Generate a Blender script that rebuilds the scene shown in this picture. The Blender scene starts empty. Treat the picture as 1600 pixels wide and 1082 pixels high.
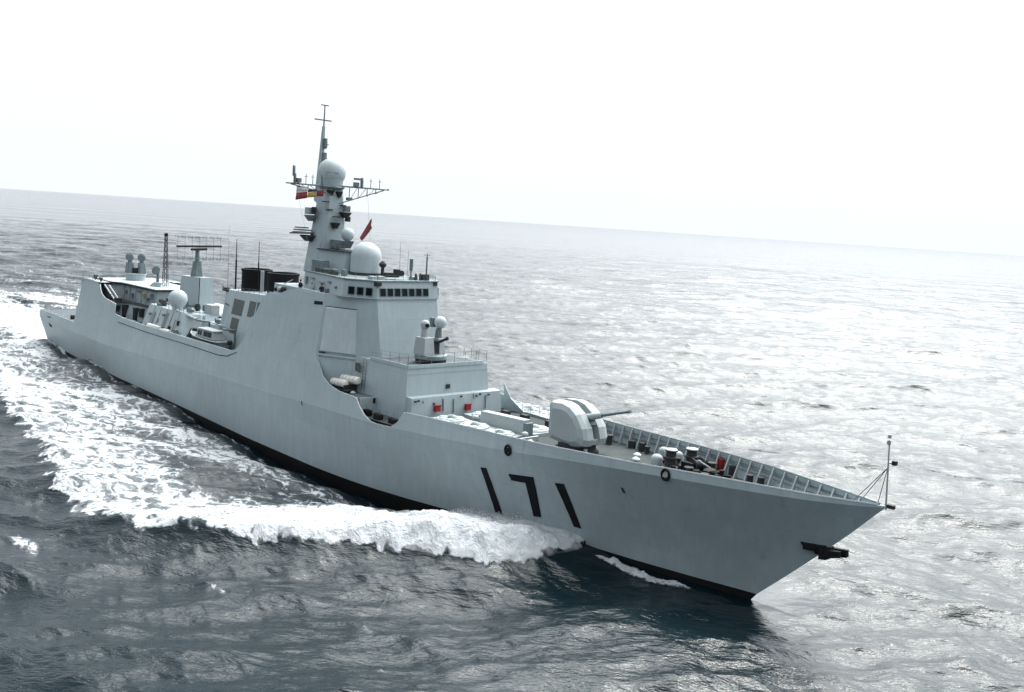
import bpy, bmesh, math, random
import numpy as np
from mathutils import Vector, Matrix

random.seed(7)
rng = np.random.default_rng(11)
S = bpy.context.scene
COL = S.collection
R = math.radians

# ------------------------------------------------------------------ camera
# ship frame = world frame: x towards the bow (bow tip x=155), y to port, z up, still water z=0
CAM = Vector((183.687, -63.663, 27.435))
yaw, pit, rol, fpx = 2.38476, -0.12797, 0.06626, 1509.74
fw = Vector((math.cos(pit) * math.cos(yaw), math.cos(pit) * math.sin(yaw), math.sin(pit)))
rt = Vector((math.sin(yaw), -math.cos(yaw), 0))
up = rt.cross(fw)
r2 = rt * math.cos(rol) + up * math.sin(rol)
u2 = -rt * math.sin(rol) + up * math.cos(rol)
cd = bpy.data.cameras.new("camera")
cam = bpy.data.objects.new("camera", cd)
COL.objects.link(cam)
cam.matrix_world = Matrix(((r2.x, u2.x, -fw.x, CAM.x), (r2.y, u2.y, -fw.y, CAM.y), (r2.z, u2.z, -fw.z, CAM.z), (0, 0, 0, 1)))
cd.sensor_fit = 'HORIZONTAL'
cd.sensor_width = 36.0
cd.lens = fpx / 1600 * 36.0
cd.clip_start = 0.5
cd.clip_end = 90000
S.camera = cam

# ------------------------------------------------------------------ light
SUN_AZ, SUN_EL = R(110), R(54)            # azimuth counter-clockwise from +x
sun_dir = Vector((math.cos(SUN_EL) * math.cos(SUN_AZ), math.cos(SUN_EL) * math.sin(SUN_AZ), math.sin(SUN_EL)))
W = bpy.data.worlds.new("World")
S.world = W
W.use_nodes = True
wn, wl = W.node_tree.nodes, W.node_tree.links
wn.clear()
wo = wn.new('ShaderNodeOutputWorld')
bg = wn.new('ShaderNodeBackground')
sky = wn.new('ShaderNodeTexSky')
sky.sky_type = 'NISHITA'
sky.sun_disc = False
sky.sun_elevation = SUN_EL
sky.sun_rotation = math.pi / 2 - SUN_AZ
sky.air_density = 1.0
sky.dust_density = 6.0
sky.ozone_density = 1.0
# thin bright overcast over the blue: grey-white sheet, brighter in the sun's quarter
tc = wn.new('ShaderNodeTexCoord')
dot = wn.new('ShaderNodeVectorMath'); dot.operation = 'DOT_PRODUCT'
dot.inputs[1].default_value = sun_dir
wl.new(tc.outputs['Generated'], dot.inputs[0])
ramp = wn.new('ShaderNodeMapRange')
ramp.interpolation_type = 'SMOOTHERSTEP'
ramp.inputs['From Min'].default_value = 0.69
ramp.inputs['From Max'].default_value = 1.0
ramp.inputs['To Min'].default_value = 0.0
ramp.inputs['To Max'].default_value = 1.0
wl.new(dot.outputs['Value'], ramp.inputs['Value'])
cloud = wn.new('ShaderNodeMix'); cloud.data_type = 'RGBA'
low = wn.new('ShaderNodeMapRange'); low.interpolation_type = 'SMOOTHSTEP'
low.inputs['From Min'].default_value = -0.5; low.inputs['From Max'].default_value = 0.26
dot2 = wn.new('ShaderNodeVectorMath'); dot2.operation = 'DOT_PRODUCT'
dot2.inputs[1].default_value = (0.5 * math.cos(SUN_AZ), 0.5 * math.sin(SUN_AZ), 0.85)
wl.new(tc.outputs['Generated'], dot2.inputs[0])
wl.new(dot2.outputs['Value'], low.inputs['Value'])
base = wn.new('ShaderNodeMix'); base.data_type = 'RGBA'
base.inputs['A'].default_value = (0.9, 1.2, 1.4, 1)     # unseen low sky away from the sun, dimmed to darken hull and bow
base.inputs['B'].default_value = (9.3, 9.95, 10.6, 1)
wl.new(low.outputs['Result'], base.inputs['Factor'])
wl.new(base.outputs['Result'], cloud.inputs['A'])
cloud.inputs['B'].default_value = (86.0, 89.5, 89.5, 1)
wl.new(ramp.outputs['Result'], cloud.inputs['Factor'])
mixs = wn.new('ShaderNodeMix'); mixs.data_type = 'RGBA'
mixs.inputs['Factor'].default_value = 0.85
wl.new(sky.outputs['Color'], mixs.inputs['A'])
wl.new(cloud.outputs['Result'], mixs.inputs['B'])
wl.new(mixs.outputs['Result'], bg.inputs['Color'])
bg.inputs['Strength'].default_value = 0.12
wl.new(bg.outputs['Background'], wo.inputs['Surface'])

sl = bpy.data.lights.new("sun", 'SUN')
sl.energy = 1.5
sl.angle = R(12)
sl.color = (1.0, 0.97, 0.92)
so = bpy.data.objects.new("sun", sl)
COL.objects.link(so)
so.rotation_euler = sun_dir.to_track_quat('Z', 'Y').to_euler()

S.view_settings.view_transform = 'Standard'
S.view_settings.look = 'None'
S.view_settings.gamma = 1.0
S.view_settings.exposure = 0.0

# ------------------------------------------------------------------ materials
def mat(name, col, rough=0.5, metal=0.0, spec=0.5):
    m = bpy.data.materials.new(name)
    m.use_nodes = True
    b = m.node_tree.nodes['Principled BSDF']
    b.inputs['Base Color'].default_value = (*col, 1)
    b.inputs['Roughness'].default_value = rough
    b.inputs['Metallic'].default_value = metal
    b.inputs['Specular IOR Level'].default_value = spec
    return m

def weather(m, col, dark, scale=0.5, amount=0.35, streak=True, bump=0.02, plates=False):
    """worn paint: blotches and run-down streaks between two paint tones, faint plate dishing"""
    n, l = m.node_tree.nodes, m.node_tree.links
    b = n['Principled BSDF']
    t = n.new('ShaderNodeTexCoord')
    mp = n.new('ShaderNodeMapping')
    mp.inputs['Scale'].default_value = (1, 1, 0.16 if streak else 1)
    l.new(t.outputs['Object'], mp.inputs['Vector'])
    a = n.new('ShaderNodeTexNoise'); a.inputs['Scale'].default_value = scale; a.inputs['Detail'].default_value = 7
    a.inputs['Roughness'].default_value = 0.65
    c = n.new('ShaderNodeTexNoise'); c.inputs['Scale'].default_value = scale * 5; c.inputs['Detail'].default_value = 6
    l.new(t.outputs['Object'], a.inputs['Vector'])
    l.new(mp.outputs['Vector'], c.inputs['Vector'])
    mul = n.new('ShaderNodeMath'); mul.operation = 'MULTIPLY'
    l.new(a.outputs['Fac'], mul.inputs[0]); l.new(c.outputs['Fac'], mul.inputs[1])
    mr = n.new('ShaderNodeMapRange')
    mr.inputs['From Min'].default_value = 0.18; mr.inputs['From Max'].default_value = 0.42
    mr.inputs['To Min'].default_value = amount; mr.inputs['To Max'].default_value = 0.0
    l.new(mul.outputs['Value'], mr.inputs['Value'])
    mx = n.new('ShaderNodeMix'); mx.data_type = 'RGBA'
    mx.inputs['A'].default_value = (*col, 1); mx.inputs['B'].default_value = (*dark, 1)
    l.new(mr.outputs['Result'], mx.inputs['Factor'])
    l.new(mx.outputs['Result'], b.inputs['Base Color'])
    bp = n.new('ShaderNodeBump'); bp.inputs['Strength'].default_value = 0.35; bp.inputs['Distance'].default_value = bump
    l.new(a.outputs['Fac'], bp.inputs['Height'])
    l.new(bp.outputs['Normal'], b.inputs['Normal'])
    return m

PAINT = weather(mat("hull_paint", (0.39, 0.455, 0.475), 0.5, 0, 0.3), (0.39, 0.455, 0.475), (0.28, 0.33, 0.35), 0.35, 0.45, bump=0.03)
PAINT2 = weather(mat("superstructure_paint", (0.40, 0.465, 0.485), 0.5, 0, 0.3), (0.40, 0.465, 0.485), (0.29, 0.34, 0.36), 0.5, 0.4, bump=0.03)
FIT = weather(mat("fitting_paint", (0.20, 0.245, 0.255), 0.55, 0, 0.3), (0.20, 0.245, 0.255), (0.10, 0.13, 0.14), 1.5, 0.7)
PALE = weather(mat("pale_paint", (0.40, 0.44, 0.45), 0.55, 0, 0.3), (0.40, 0.44, 0.45), (0.24, 0.27, 0.28), 1.0, 0.4, False)
DECK = weather(mat("deck_coating", (0.065, 0.078, 0.078), 0.9, 0, 0.2), (0.065, 0.078, 0.078), (0.038, 0.045, 0.046), 0.7, 0.8, False)
DECK2 = weather(mat("upper_deck_coating", (0.13, 0.15, 0.16), 0.9, 0, 0.2), (0.13, 0.15, 0.16), (0.07, 0.08, 0.09), 0.9, 0.7, False)
BOOT = weather(mat("boot_topping", (0.009, 0.009, 0.01), 0.5, 0, 0.15), (0.009, 0.009, 0.01), (0.022, 0.02, 0.019), 0.6, 0.6, False)
BLACK = weather(mat("black_paint", (0.007, 0.008, 0.009), 0.75, 0, 0.12), (0.007, 0.008, 0.009), (0.02, 0.02, 0.02), 1.0, 0.5)
DARK = weather(mat("dark_gear", (0.02, 0.023, 0.026), 0.7, 0, 0.2), (0.02, 0.023, 0.026), (0.05, 0.05, 0.05), 2.0, 0.6, False)
GLASS = mat("window_glass", (0.005, 0.011, 0.014), 0.25, 0.0, 0.12)
LOUV = mat("louvre_steel", (0.10, 0.115, 0.10), 0.6)
DOME = weather(mat("radome_white", (0.46, 0.52, 0.54), 0.55, 0, 0.3), (0.46, 0.52, 0.54), (0.34, 0.38, 0.395), 0.8, 0.4, True)
RED = weather(mat("red_paint", (0.30, 0.028, 0.028), 0.6, 0, 0.2), (0.30, 0.028, 0.028), (0.2, 0.02, 0.02), 2, 0.5, False)
WHITE = weather(mat("white_canister", (0.72, 0.70, 0.64), 0.5), (0.72, 0.70, 0.64), (0.45, 0.43, 0.4), 1.5, 0.5, False)
SKIN = mat("skin", (0.35, 0.2, 0.13), 0.6)
NAVY = mat("navy_cloth", (0.012, 0.018, 0.035), 0.9)
KHAKI = mat("pale_cloth", (0.42, 0.45, 0.48), 0.9)
FRED = mat("flag_red", (0.2, 0.028, 0.03), 0.8)
FYEL = mat("flag_yellow", (0.4, 0.28, 0.06), 0.8)
FWHI = mat("flag_white", (0.5, 0.5, 0.5), 0.8)
FBLK = mat("flag_black", (0.02, 0.02, 0.02), 0.8)
GOLD = mat("emblem_yellow", (0.5, 0.38, 0.1), 0.6)

def plating(m, w=5.5, h=2.1, rust=0.0):
    n, l = m.node_tree.nodes, m.node_tree.links
    b = n['Principled BSDF']
    src = b.inputs['Base Color'].links[0].from_socket
    t = n.new('ShaderNodeTexCoord'); sp_ = n.new('ShaderNodeSeparateXYZ'); cb = n.new('ShaderNodeCombineXYZ')
    l.new(t.outputs['Object'], sp_.inputs[0]); l.new(sp_.outputs['X'], cb.inputs['X']); l.new(sp_.outputs['Z'], cb.inputs['Y'])
    br_ = n.new('ShaderNodeTexBrick')
    br_.inputs['Color1'].default_value = (1, 1, 1, 1); br_.inputs['Color2'].default_value = (0.93, 0.93, 0.93, 1); br_.inputs['Mortar'].default_value = (0.74, 0.75, 0.76, 1)
    br_.inputs['Scale'].default_value = 1.0; br_.inputs['Brick Width'].default_value = w; br_.inputs['Row Height'].default_value = h
    br_.inputs['Mortar Size'].default_value = 0.022; br_.inputs['Mortar Smooth'].default_value = 0.6
    l.new(cb.outputs['Vector'], br_.inputs['Vector'])
    mu = n.new('ShaderNodeMix'); mu.data_type = 'RGBA'; mu.blend_type = 'MULTIPLY'; mu.inputs['Factor'].default_value = 0.8
    l.new(src, mu.inputs['A']); l.new(br_.outputs['Color'], mu.inputs['B'])
    # weeps: narrow vertical runs where a stretched noise is high
    mp_ = n.new('ShaderNodeMapping'); mp_.inputs['Scale'].default_value = (1.0, 1.0, 0.07)
    l.new(t.outputs['Object'], mp_.inputs['Vector'])
    wz = n.new('ShaderNodeTexNoise'); wz.inputs['Scale'].default_value = 1.7; wz.inputs['Detail'].default_value = 5; wz.inputs['Roughness'].default_value = 0.6
    l.new(mp_.outputs['Vector'], wz.inputs['Vector'])
    rr = n.new('ShaderNodeMapRange'); rr.inputs['From Min'].default_value = 0.62; rr.inputs['From Max'].default_value = 0.76; rr.inputs['To Max'].default_value = rust
    l.new(wz.outputs['Fac'], rr.inputs['Value'])
    ru = n.new('ShaderNodeMix'); ru.data_type = 'RGBA'; ru.inputs['B'].default_value = (0.15, 0.115, 0.085, 1)
    l.new(rr.outputs['Result'], ru.inputs['Factor']); l.new(mu.outputs['Result'], ru.inputs['A'])
    l.new(ru.outputs['Result'], b.inputs['Base Color'])
plating(PAINT, 5.5, 2.1, 0.35)
plating(PAINT2, 3.1, 2.3, 0.15)
# louvre stripes
def louvre_nodes(m):
    n, l = m.node_tree.nodes, m.node_tree.links
    b = n['Principled BSDF']
    t = n.new('ShaderNodeTexCoord'); w = n.new('ShaderNodeTexWave')
    w.bands_direction = 'Z'; w.inputs['Scale'].default_value = 1.6
    l.new(t.outputs['Object'], w.inputs['Vector'])
    mx = n.new('ShaderNodeMix'); mx.data_type = 'RGBA'
    mx.inputs['A'].default_value = (0.02, 0.025, 0.025, 1); mx.inputs['B'].default_value = (0.11, 0.135, 0.13, 1)
    l.new(w.outputs['Fac'], mx.inputs['Factor']); l.new(mx.outputs['Result'], b.inputs['Base Color'])
    bp = n.new('ShaderNodeBump'); bp.inputs['Distance'].default_value = 0.05
    l.new(w.outputs['Fac'], bp.inputs['Height']); l.new(bp.outputs['Normal'], b.inputs['Normal'])
louvre_nodes(LOUV)

# ------------------------------------------------------------------ mesh helpers
class MB:
    def __init__(s):
        s.v, s.f = [], []
    def add(s, vs, fs):
        o = len(s.v)
        s.v += [tuple(v) for v in vs]
        s.f += [tuple(i + o for i in f) for f in fs]
        return s
    def box(s, c, d, rz=0.0, ry=0.0, top=1.0):
        hx, hy, hz = d[0] / 2, d[1] / 2, d[2] / 2
        vs = []
        m = Matrix.Rotation(rz, 3, 'Z') @ Matrix.Rotation(ry, 3, 'Y')
        for z in (-hz, hz):
            k = top if z > 0 else 1.0
            for x, y in ((-hx, -hy), (hx, -hy), (hx, hy), (-hx, hy)):
                vs.append(Vector(c) + m @ Vector((x * k, y * k, z)))
        return s.add(vs, [(3, 2, 1, 0), (4, 5, 6, 7), (0, 1, 5, 4), (1, 2, 6, 5), (2, 3, 7, 6), (3, 0, 4, 7)])
    def loft(s, a, b, cap=True):
        """two rings of equal length, counter-clockwise seen from outside b"""
        n = len(a)
        fs = [(i, (i + 1) % n, (i + 1) % n + n, i + n) for i in range(n)]
        if cap:
            fs += [tuple(reversed(range(n))), tuple(range(n, 2 * n))]
        return s.add(list(a) + list(b), fs)
    def prism(s, pts, z0, z1, k=1.0):
        cx = sum(p[0] for p in pts) / len(pts); cy = sum(p[1] for p in pts) / len(pts)
        return s.loft([(x, y, z0) for x, y in pts], [(cx + (x - cx) * k, cy + (y - cy) * k, z1) for x, y in pts])
    def tube(s, p, q, r, r1=None, n=8):
        p, q = Vector(p), Vector(q)
        r1 = r if r1 is None else r1
        d = (q - p).normalized()
        a = d.orthogonal().normalized(); b = d.cross(a)
        ra = [p + (a * math.cos(t) + b * math.sin(t)) * r for t in [2 * math.pi * i / n for i in range(n)]]
        rb = [q + (a * math.cos(t) + b * math.sin(t)) * r1 for t in [2 * math.pi * i / n for i in range(n)]]
        return s.loft(ra, rb)
    def path(s, pts, r, n=6):
        for a, b in zip(pts, pts[1:]):
            s.tube(a, b, r, n=n)
        return s
    def lathe(s, prof, c, n=24, axis=None):
        """prof: (r, h) from bottom to top about axis (default z) at c"""
        c = Vector(c)
        ax = Vector(axis).normalized() if axis else Vector((0, 0, 1))
        a = ax.orthogonal().normalized() if axis else Vector((1, 0, 0))
        b = ax.cross(a)
        vs = []
        for r, h in prof:
            for i in range(n):
                t = 2 * math.pi * i / n
                vs.append(c + ax * h + (a * math.cos(t) + b * math.sin(t)) * max(r, 1e-4))
        fs = []
        for j in range(len(prof) - 1):
            for i in range(n):
                k = (i + 1) % n
                fs.append((j * n + i, j * n + k, (j + 1) * n + k, (j + 1) * n + i))
        fs.append(tuple(reversed(range(n))))
        fs.append(tuple(range((len(prof) - 1) * n, len(prof) * n)))
        return s.add(vs, fs)
    def ball(s, c, r, n=20, m=12, sz=1.0, z0=-1.0):
        prof = []
        for i in range(m + 1):
            h = z0 + (1 - z0) * i / m
            ang = math.asin(max(-1, min(1, z0))) + (math.pi / 2 - math.asin(max(-1, min(1, z0)))) * i / m
            prof.append((r * math.cos(ang), r * sz * math.sin(ang)))
        return s.lathe(prof, c, n)
    def build(s, name, m, parent=None, smooth=False, ang=35):
        me = bpy.data.meshes.new(name)
        me.from_pydata(s.v, [], s.f)
        bm = bmesh.new(); bm.from_mesh(me)
        bmesh.ops.recalc_face_normals(bm, faces=bm.faces)
        bm.to_mesh(me); bm.free()
        me.materials.append(m)
        if smooth:
            for p in me.polygons: p.use_smooth = True
            try:
                me.set_sharp_from_angle(angle=R(ang))
            except Exception:
                pass
        o = bpy.data.objects.new(name, me)
        COL.objects.link(o)
        if parent is not None:
            o.parent = parent
            o.matrix_parent_inverse = parent.matrix_world.inverted()
        return o

def empty(name, loc=(0, 0, 0), label=None, cat=None, group=None, rz=0.0):
    o = bpy.data.objects.new(name, None)
    COL.objects.link(o)
    o.empty_display_size = 0.3
    o.location = loc
    o.rotation_euler = (0, 0, rz)
    tag(o, label, cat, group)
    bpy.context.view_layer.update()
    return o

def tag(o, label=None, cat=None, group=None, kind=None):
    if label: o['label'] = label
    if cat: o['category'] = cat
    if group: o['group'] = group
    if kind: o['kind'] = kind
    return o

def copy_tree(o, parent=None, offset=None, z=None):
    c = o.copy()
    COL.objects.link(c)
    if parent is not None:
        c.parent = parent
    if offset is not None:
        c.location = Vector(o.location) + Vector(offset)
    for ch in list(o.children):
        d = copy_tree(ch, c)
    return c

I = np.interp
# ------------------------------------------------------------------ hull lines (metres)
KX = [0, 10, 20, 35, 50, 60, 105, 110, 115, 120, 124, 128, 132, 136, 140, 144, 147, 150, 152.5, 154.7]
KB = [7.3, 7.7, 8.1, 8.4, 8.5, 8.5, 8.45, 8.25, 7.92, 7.5, 7.05, 6.5, 5.9, 5.3, 4.4, 3.48, 2.65, 1.8, 0.9, 0.06]
KZ = [5.3, 5.0, 4.72, 4.65, 5.17, 5.44, 6.55, 6.8, 7.05, 7.37, 7.62, 7.95, 8.25, 8.5, 8.7, 8.87, 9.0, 9.17, 9.35, 9.6]
TX = [0, 19.05, 19.1, 19.85, 24.8, 27.8, 28.4, 29.2, 30.8, 34.6, 35.7, 35.95, 39.5, 49, 63, 74.5, 75.6, 76.6, 78.2, 79.6, 80.5, 81, 83.3, 84.9,
      86.6, 92.95, 93.05, 93.3, 94.4, 95.35, 96.8, 98.8, 102.15, 103, 104, 105.3, 107, 108.5, 109.4, 110.1, 115, 120, 124, 128, 132, 136, 140, 144, 150, 155]
TZ = [6.3, 6.3, 6.32, 13.75, 13.7, 13.3, 12.6, 12.0, 11.5, 11.15, 11.05, 9.6, 9.36, 9.28, 9.37, 9.42, 9.83, 10.74, 13.67, 16.29, 17.07, 17.3, 17.35, 17.9,
      18.18, 18.25, 17.3, 11.65, 10.58, 9.62, 8.97, 8.63, 8.5, 7.75, 7.12, 6.68, 6.62, 6.74, 7.39, 8.44, 8.63, 8.74, 8.8, 8.88, 9.02, 9.15, 9.32, 9.46, 9.56, 9.72]
WX = [1.2, 20, 40, 60, 95, 105, 115, 125, 135, 141, 145.35]
WB = [6.1, 7.3, 8.05, 8.2, 8.15, 7.55, 6.25, 4.55, 2.5, 1.15, 0.03]
BX = [0, 40, 60, 80, 100, 110, 118, 124, 130, 136, 145.5]
BZ = [0.45, 0.2, 0.0, -0.45, -0.5, -0.3, 0.0, 0.25, 0.45, 0.35, 0.3]
TUM = 0.165
def kb(x): return I(x, KX, KB)
def kz(x): return I(x, KX, KZ)
def wb(x): return I(x, WX, WB)
def side(x, z):                       # half-breadth of the upper strake at height z
    return max(0.03, kb(x) - TUM * (z - kz(x)) * min(1.0, kb(x) / 2.0))
def topz(x, sg=-1):
    z = I(x, TX, TZ)
    if sg > 0 and 103 < x < 121.3:
        z = I(x, [103, 107.1, 107.2, 108.2, 110.4, 117.2, 119.6, 121.3], [8.5, 8.5, 9.9, 8.3, 7.1, 7.1, 8.7, 8.76])
    return z
def deckz(x): return I(x, [102.5, 118, 127, 140, 150, 155], [6.85, 7.0, 7.2, 7.75, 8.1, 8.35])

ship = empty("warship", (0, 0, 0), "light grey guided missile destroyer with black hull number 171 steaming ahead", "warship")

# lower hull: rows keel -> waterline -> knuckle, each row with its own stem and transom
T = np.linspace(0, 1, 90) ** 0.9
rows_z = {}
def hull_rows():
    rows = []
    for t in T:
        st = []
        for (x0, x1, fy, fz) in (
            (6.0, 141.0, lambda x: 0.02, lambda x: -5.0),
            (5.0, 142.0, lambda x: 0.72 * wb(x), lambda x: -4.4),
            (2.5, 143.5, lambda x: 0.94 * wb(x + 1.5), lambda x: -2.2)):
            x = x0 + (x1 - x0) * t
            st.append((x, fy(x), fz(x)))
        xb = 1.2 + (145.5 - 1.2) * t
        b0, z0 = wb(min(xb, 145.35)), I(xb, BX, BZ)
        st.append((xb, b0, z0))
        for q in (0.25, 0.5, 0.75, 1.0):
            xq = 1.2 * (1 - q) + ((145.5 + (154.7 - 145.5) * q) - 1.2 * (1 - q)) * t
            w = max(0.0, min(1.0, (xq - 95) / 50))
            p = 1.0 + 0.25 * w
            ze = kz(xq)
            zb_ = I(min(xq, 145.5), BX, BZ)
            lo = wb(min(xq, 145.35)) if xq < 145.35 else 0.03
            zz = zb_ + (ze - zb_) * q
            if q < 1.0:
                # forward of the waterline stem the section starts on the stem line
                frac = q ** p
                tt = xq
                zs = max(zb_, (xq - 145.5) / (154.7 - 145.5) * (9.6 - 0.3) + 0.3) if xq > 145.5 else zb_
                yb = lo
                if xq > 145.5:
                    u = (zz - zs) / max(ze - zs, 1e-3)
                    y = kb(xq) * max(0.0, min(1.0, u)) ** p + 0.03
                else:
                    y = lo + (kb(xq) - lo) * frac
            else:
                y = kb(xq)
            st.append((xq, max(y, 0.03), zz))
        rows.append(st)
    return rows
HR = hull_rows()
def hull_patch(mb, j0, j1, sgn):
    n = len(HR)
    vs = []; fs = []
    m = j1 - j0 + 1
    for st in HR:
        for j in range(j0, j1 + 1):
            x, y, z = st[j]; vs.append((x, sgn * y, z))
    for i in range(n - 1):
        for j in range(m - 1):
            a = i * m + j
            fs.append((a, a + m, a + m + 1, a + 1))
    mb.add(vs, fs)
boot = MB(); hull = MB()
for sg in (-1, 1):
    hull_patch(boot, 0, 3, sg)
    hull_patch(hull, 3, 7, sg)
# transom
tr = [HR[0][j] for j in range(8)]
hull.add([(x, -y, z) for x, y, z in tr[3:]] + [(x, y, z) for x, y, z in tr[3:]], [(i, i + 1, i + 6, i + 5) for i in range(4)])
boot.add([(x, -y, z) for x, y, z in tr[:4]] + [(x, y, z) for x, y, z in tr[:4]], [(i, i + 1, i + 5, i + 4) for i in range(3)])
hob = hull.build("hull", PAINT, ship, True, 30)
boot.build("boot_topping", BOOT, hob, True, 50)

# upper strake: double-skinned side shell from the knuckle to the outline
xs = sorted(set(list(np.linspace(0, 154.6, 110)) + TX[:-1] + [107.1, 107.2, 108.2, 110.4, 117.2, 119.6, 121.3]))
us = MB()
for sg in (-1, 1):
    outer = []; inner = []
    NV = 5
    for x in xs:
        z0, z1 = kz(x), max(topz(x, sg), kz(x) + 0.02)
        co, ci = [], []
        for k in range(NV):
            z = z0 + (z1 - z0) * k / (NV - 1)
            y = side(x, z)
            co.append((x, sg * y, z)); ci.append((x, sg * max(y - 0.14, 0.0), z))
        outer.append(co); inner.append(ci)
    vs = [p for c in outer for p in c]; fs = []
    n = len(xs)
    off = n * NV
    vs += [p for c in inner for p in c]
    for i in range(n - 1):
        for k in range(NV - 1):
            a = i * NV + k
            fs.append((a, a + NV, a + NV + 1, a + 1))
            fs.append((off + a, off + a + 1, off + a + NV + 1, off + a + NV))
        a = i * NV + NV - 1
        fs.append((a, a + NV, off + a + NV, off + a))
    us.add(vs, fs)
# transom upper
z0, z1 = kz(0), 6.3
us.add([(0, -side(0, z0), z0), (0, side(0, z0), z0), (0, side(0, z1), z1), (0, -side(0, z1), z1)], [(0, 1, 2, 3)])
us.build("hull_upper_strake", PAINT, ship, True, 25)

def half(x, z):
    ze = kz(x)
    if z >= ze: return side(x, z)
    zb_ = I(min(x, 145.5), BX, BZ)
    w = max(0.0, min(1.0, (x - 95) / 50)); p = 1.0 + 0.25 * w
    if x > 145.5:
        zb_ = max(zb_, (x - 145.5) / 9.2 * 9.3 + 0.3); lo = 0.0
    else:
        lo = wb(min(x, 145.35))
    return lo + (kb(x) - lo) * max(0.0, min(1.0, (z - zb_) / max(ze - zb_, 1e-3))) ** p

# decks
def deck(name, x0, x1, zf, m, inset=0.16, n=30, thick=0.1):
    mb = MB()
    X = np.linspace(x0, x1, n)
    vs = []
    for x in X:
        z = zf(x); y = max(min(half(x, z), half(x, z - thick)) - inset, 0.02)
        vs += [(x, -y, z), (x, y, z), (x, -y, z - thick), (x, y, z - thick)]
    fs = []
    for i in range(n - 1):
        a = 4 * i
        fs += [(a, a + 4, a + 5, a + 1), (a + 2, a + 3, a + 7, a + 6)]
    return mb.add(vs, fs).build(name, m, ship)
deck("flight_deck", 0.05, 19.6, lambda x: 6.22, DECK2, 0.02)
deck("boat_deck", 19.7, 92.5, lambda x: 7.95, DECK2)
deck("side_deck", 92.6, 102.3, lambda x: 8.42, DECK2)
deck("foredeck", 102.4, 154.0, deckz, DECK, 0.12, 60)
# bulkhead that closes the side deck forward of the rafts
for sg in (-1, 1):
    MB().box((102.4, sg * 6.75, 7.66), (0.16, 2.2, 1.66)).build("side_deck_bulkhead", PAINT2, ship)

# bulwark frames inside the bow bulwark, both sides
bw = empty("bulwark", (0, 0, 0)); bw.parent = ship
for sg in (1, -1):
    cap = MB(); ln = MB()
    P0 = []
    for x in np.linspace(110.4, 154.2, 40):
        zt = topz(x, sg); P0.append((x, sg * (side(x, zt) - 0.07), zt + 0.03))
    cap.path(P0, 0.085, 5)
    cap.build("rail_cap", PALE if sg < 0 else FIT, bw)
    for k in (0.45, 0.75):
        P1 = [(x, sg * (half(x, deckz(x) + k * (topz(x) - deckz(x))) - 0.2), deckz(x) + k * (topz(x) - deckz(x))) for x in np.linspace(123, 153, 30)]
        ln.path(P1, 0.035, 4)
    ln.build("stringer", FIT, bw)
    for x in list(np.arange(123.2, 152.5, 1.22)):
        zt, zd = topz(x), deckz(x)
        if side(x, zt) < 0.7: continue
        yo, yi = side(x, zt) - 0.15, half(x, zd) - 0.2
        t = 0.05
        ring0 = [(x - t, sg * yo, zt - 0.02), (x - t, sg * (yo - 0.1), zt - 0.02), (x - t, sg * (min(yo, yi) - 0.5), zd), (x - t, sg * yi, zd)]
        ring1 = [(x + t, p[1], p[2]) for p in ring0]
        MB().loft(ring0, ring1).build("bulwark_rib", PALE, bw)

# ------------------------------------------------------------------ hull numbers, fairleads
def on_hull(x, z, out=0.03):
    """point on the starboard hull below the knuckle"""
    best = None
    for i in range(len(HR) - 1):
        for j in range(3, 7):
            a, b, c, d = HR[i][j], HR[i + 1][j], HR[i + 1][j + 1], HR[i][j + 1]
            zlo, zhi = min(a[2], b[2]), max(c[2], d[2])
            xlo, xhi = min(a[0], d[0]), max(b[0], c[0])
            if zlo - 0.02 <= z <= zhi + 0.02 and xlo - 0.02 <= x <= xhi + 0.02:
                # bilinear-ish
                for _ in range(1):
                    v = (z - (a[2] + b[2]) / 2) / max(1e-6, ((c[2] + d[2]) / 2 - (a[2] + b[2]) / 2))
                    v = max(0, min(1, v))
                    l0 = a[0] + (d[0] - a[0]) * v; l1 = b[0] + (c[0] - b[0]) * v
                    u = (x - l0) / max(1e-6, l1 - l0)
                    if -0.02 <= u <= 1.02:
                        y = (a[1] + (b[1] - a[1]) * u) * (1 - v) + (d[1] + (c[1] - d[1]) * u) * v
                        best = y
    if best is None:
        best = kb(x)
    return Vector((x, -best - out, z))
def decal(name, quads, m, parent, nx=4, nz=10):
    mb = MB()
    for q in quads:
        vs = []
        for j in range(nz + 1):
            for i in range(nx + 1):
                u, v = i / nx, j / nz
                x = (q[0][0] * (1 - u) + q[1][0] * u) * (1 - v) + (q[3][0] * (1 - u) + q[2][0] * u) * v
                z = (q[0][1] * (1 - u) + q[1][1] * u) * (1 - v) + (q[3][1] * (1 - u) + q[2][1] * u) * v
                vs.append(on_hull(x, z, 0.035))
        fs = [(j * (nx + 1) + i, j * (nx + 1) + i + 1, (j + 1) * (nx + 1) + i + 1, (j + 1) * (nx + 1) + i) for j in range(nz) for i in range(nx)]
        mb.add(vs, fs)
    return mb.build(name, m, parent)
GAP = mat('panel_gap_shade', (0.06, 0.07, 0.075), 0.7)
NUM = mat("number_black", (0.008, 0.008, 0.012), 0.7, 0, 0.15)
# corners in (x, z): top-left, top-right, bottom-right, bottom-left
DIG = [[[(120.4, 5.3), (121.12, 5.38), (122.15, 1.1), (121.3, 1.1)]],
       [[(123.6, 5.4), (126.4, 5.72), (126.02, 4.98), (123.82, 4.82)], [(125.35, 4.93), (126.4, 5.72), (126.45, 1.95), (125.6, 1.82)]],
       [[(128.55, 5.68), (129.5, 5.8), (130.45, 1.9), (129.72, 1.9)]]]
for q in DIG:
    decal("hull_digit", q, NUM, ship)

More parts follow.
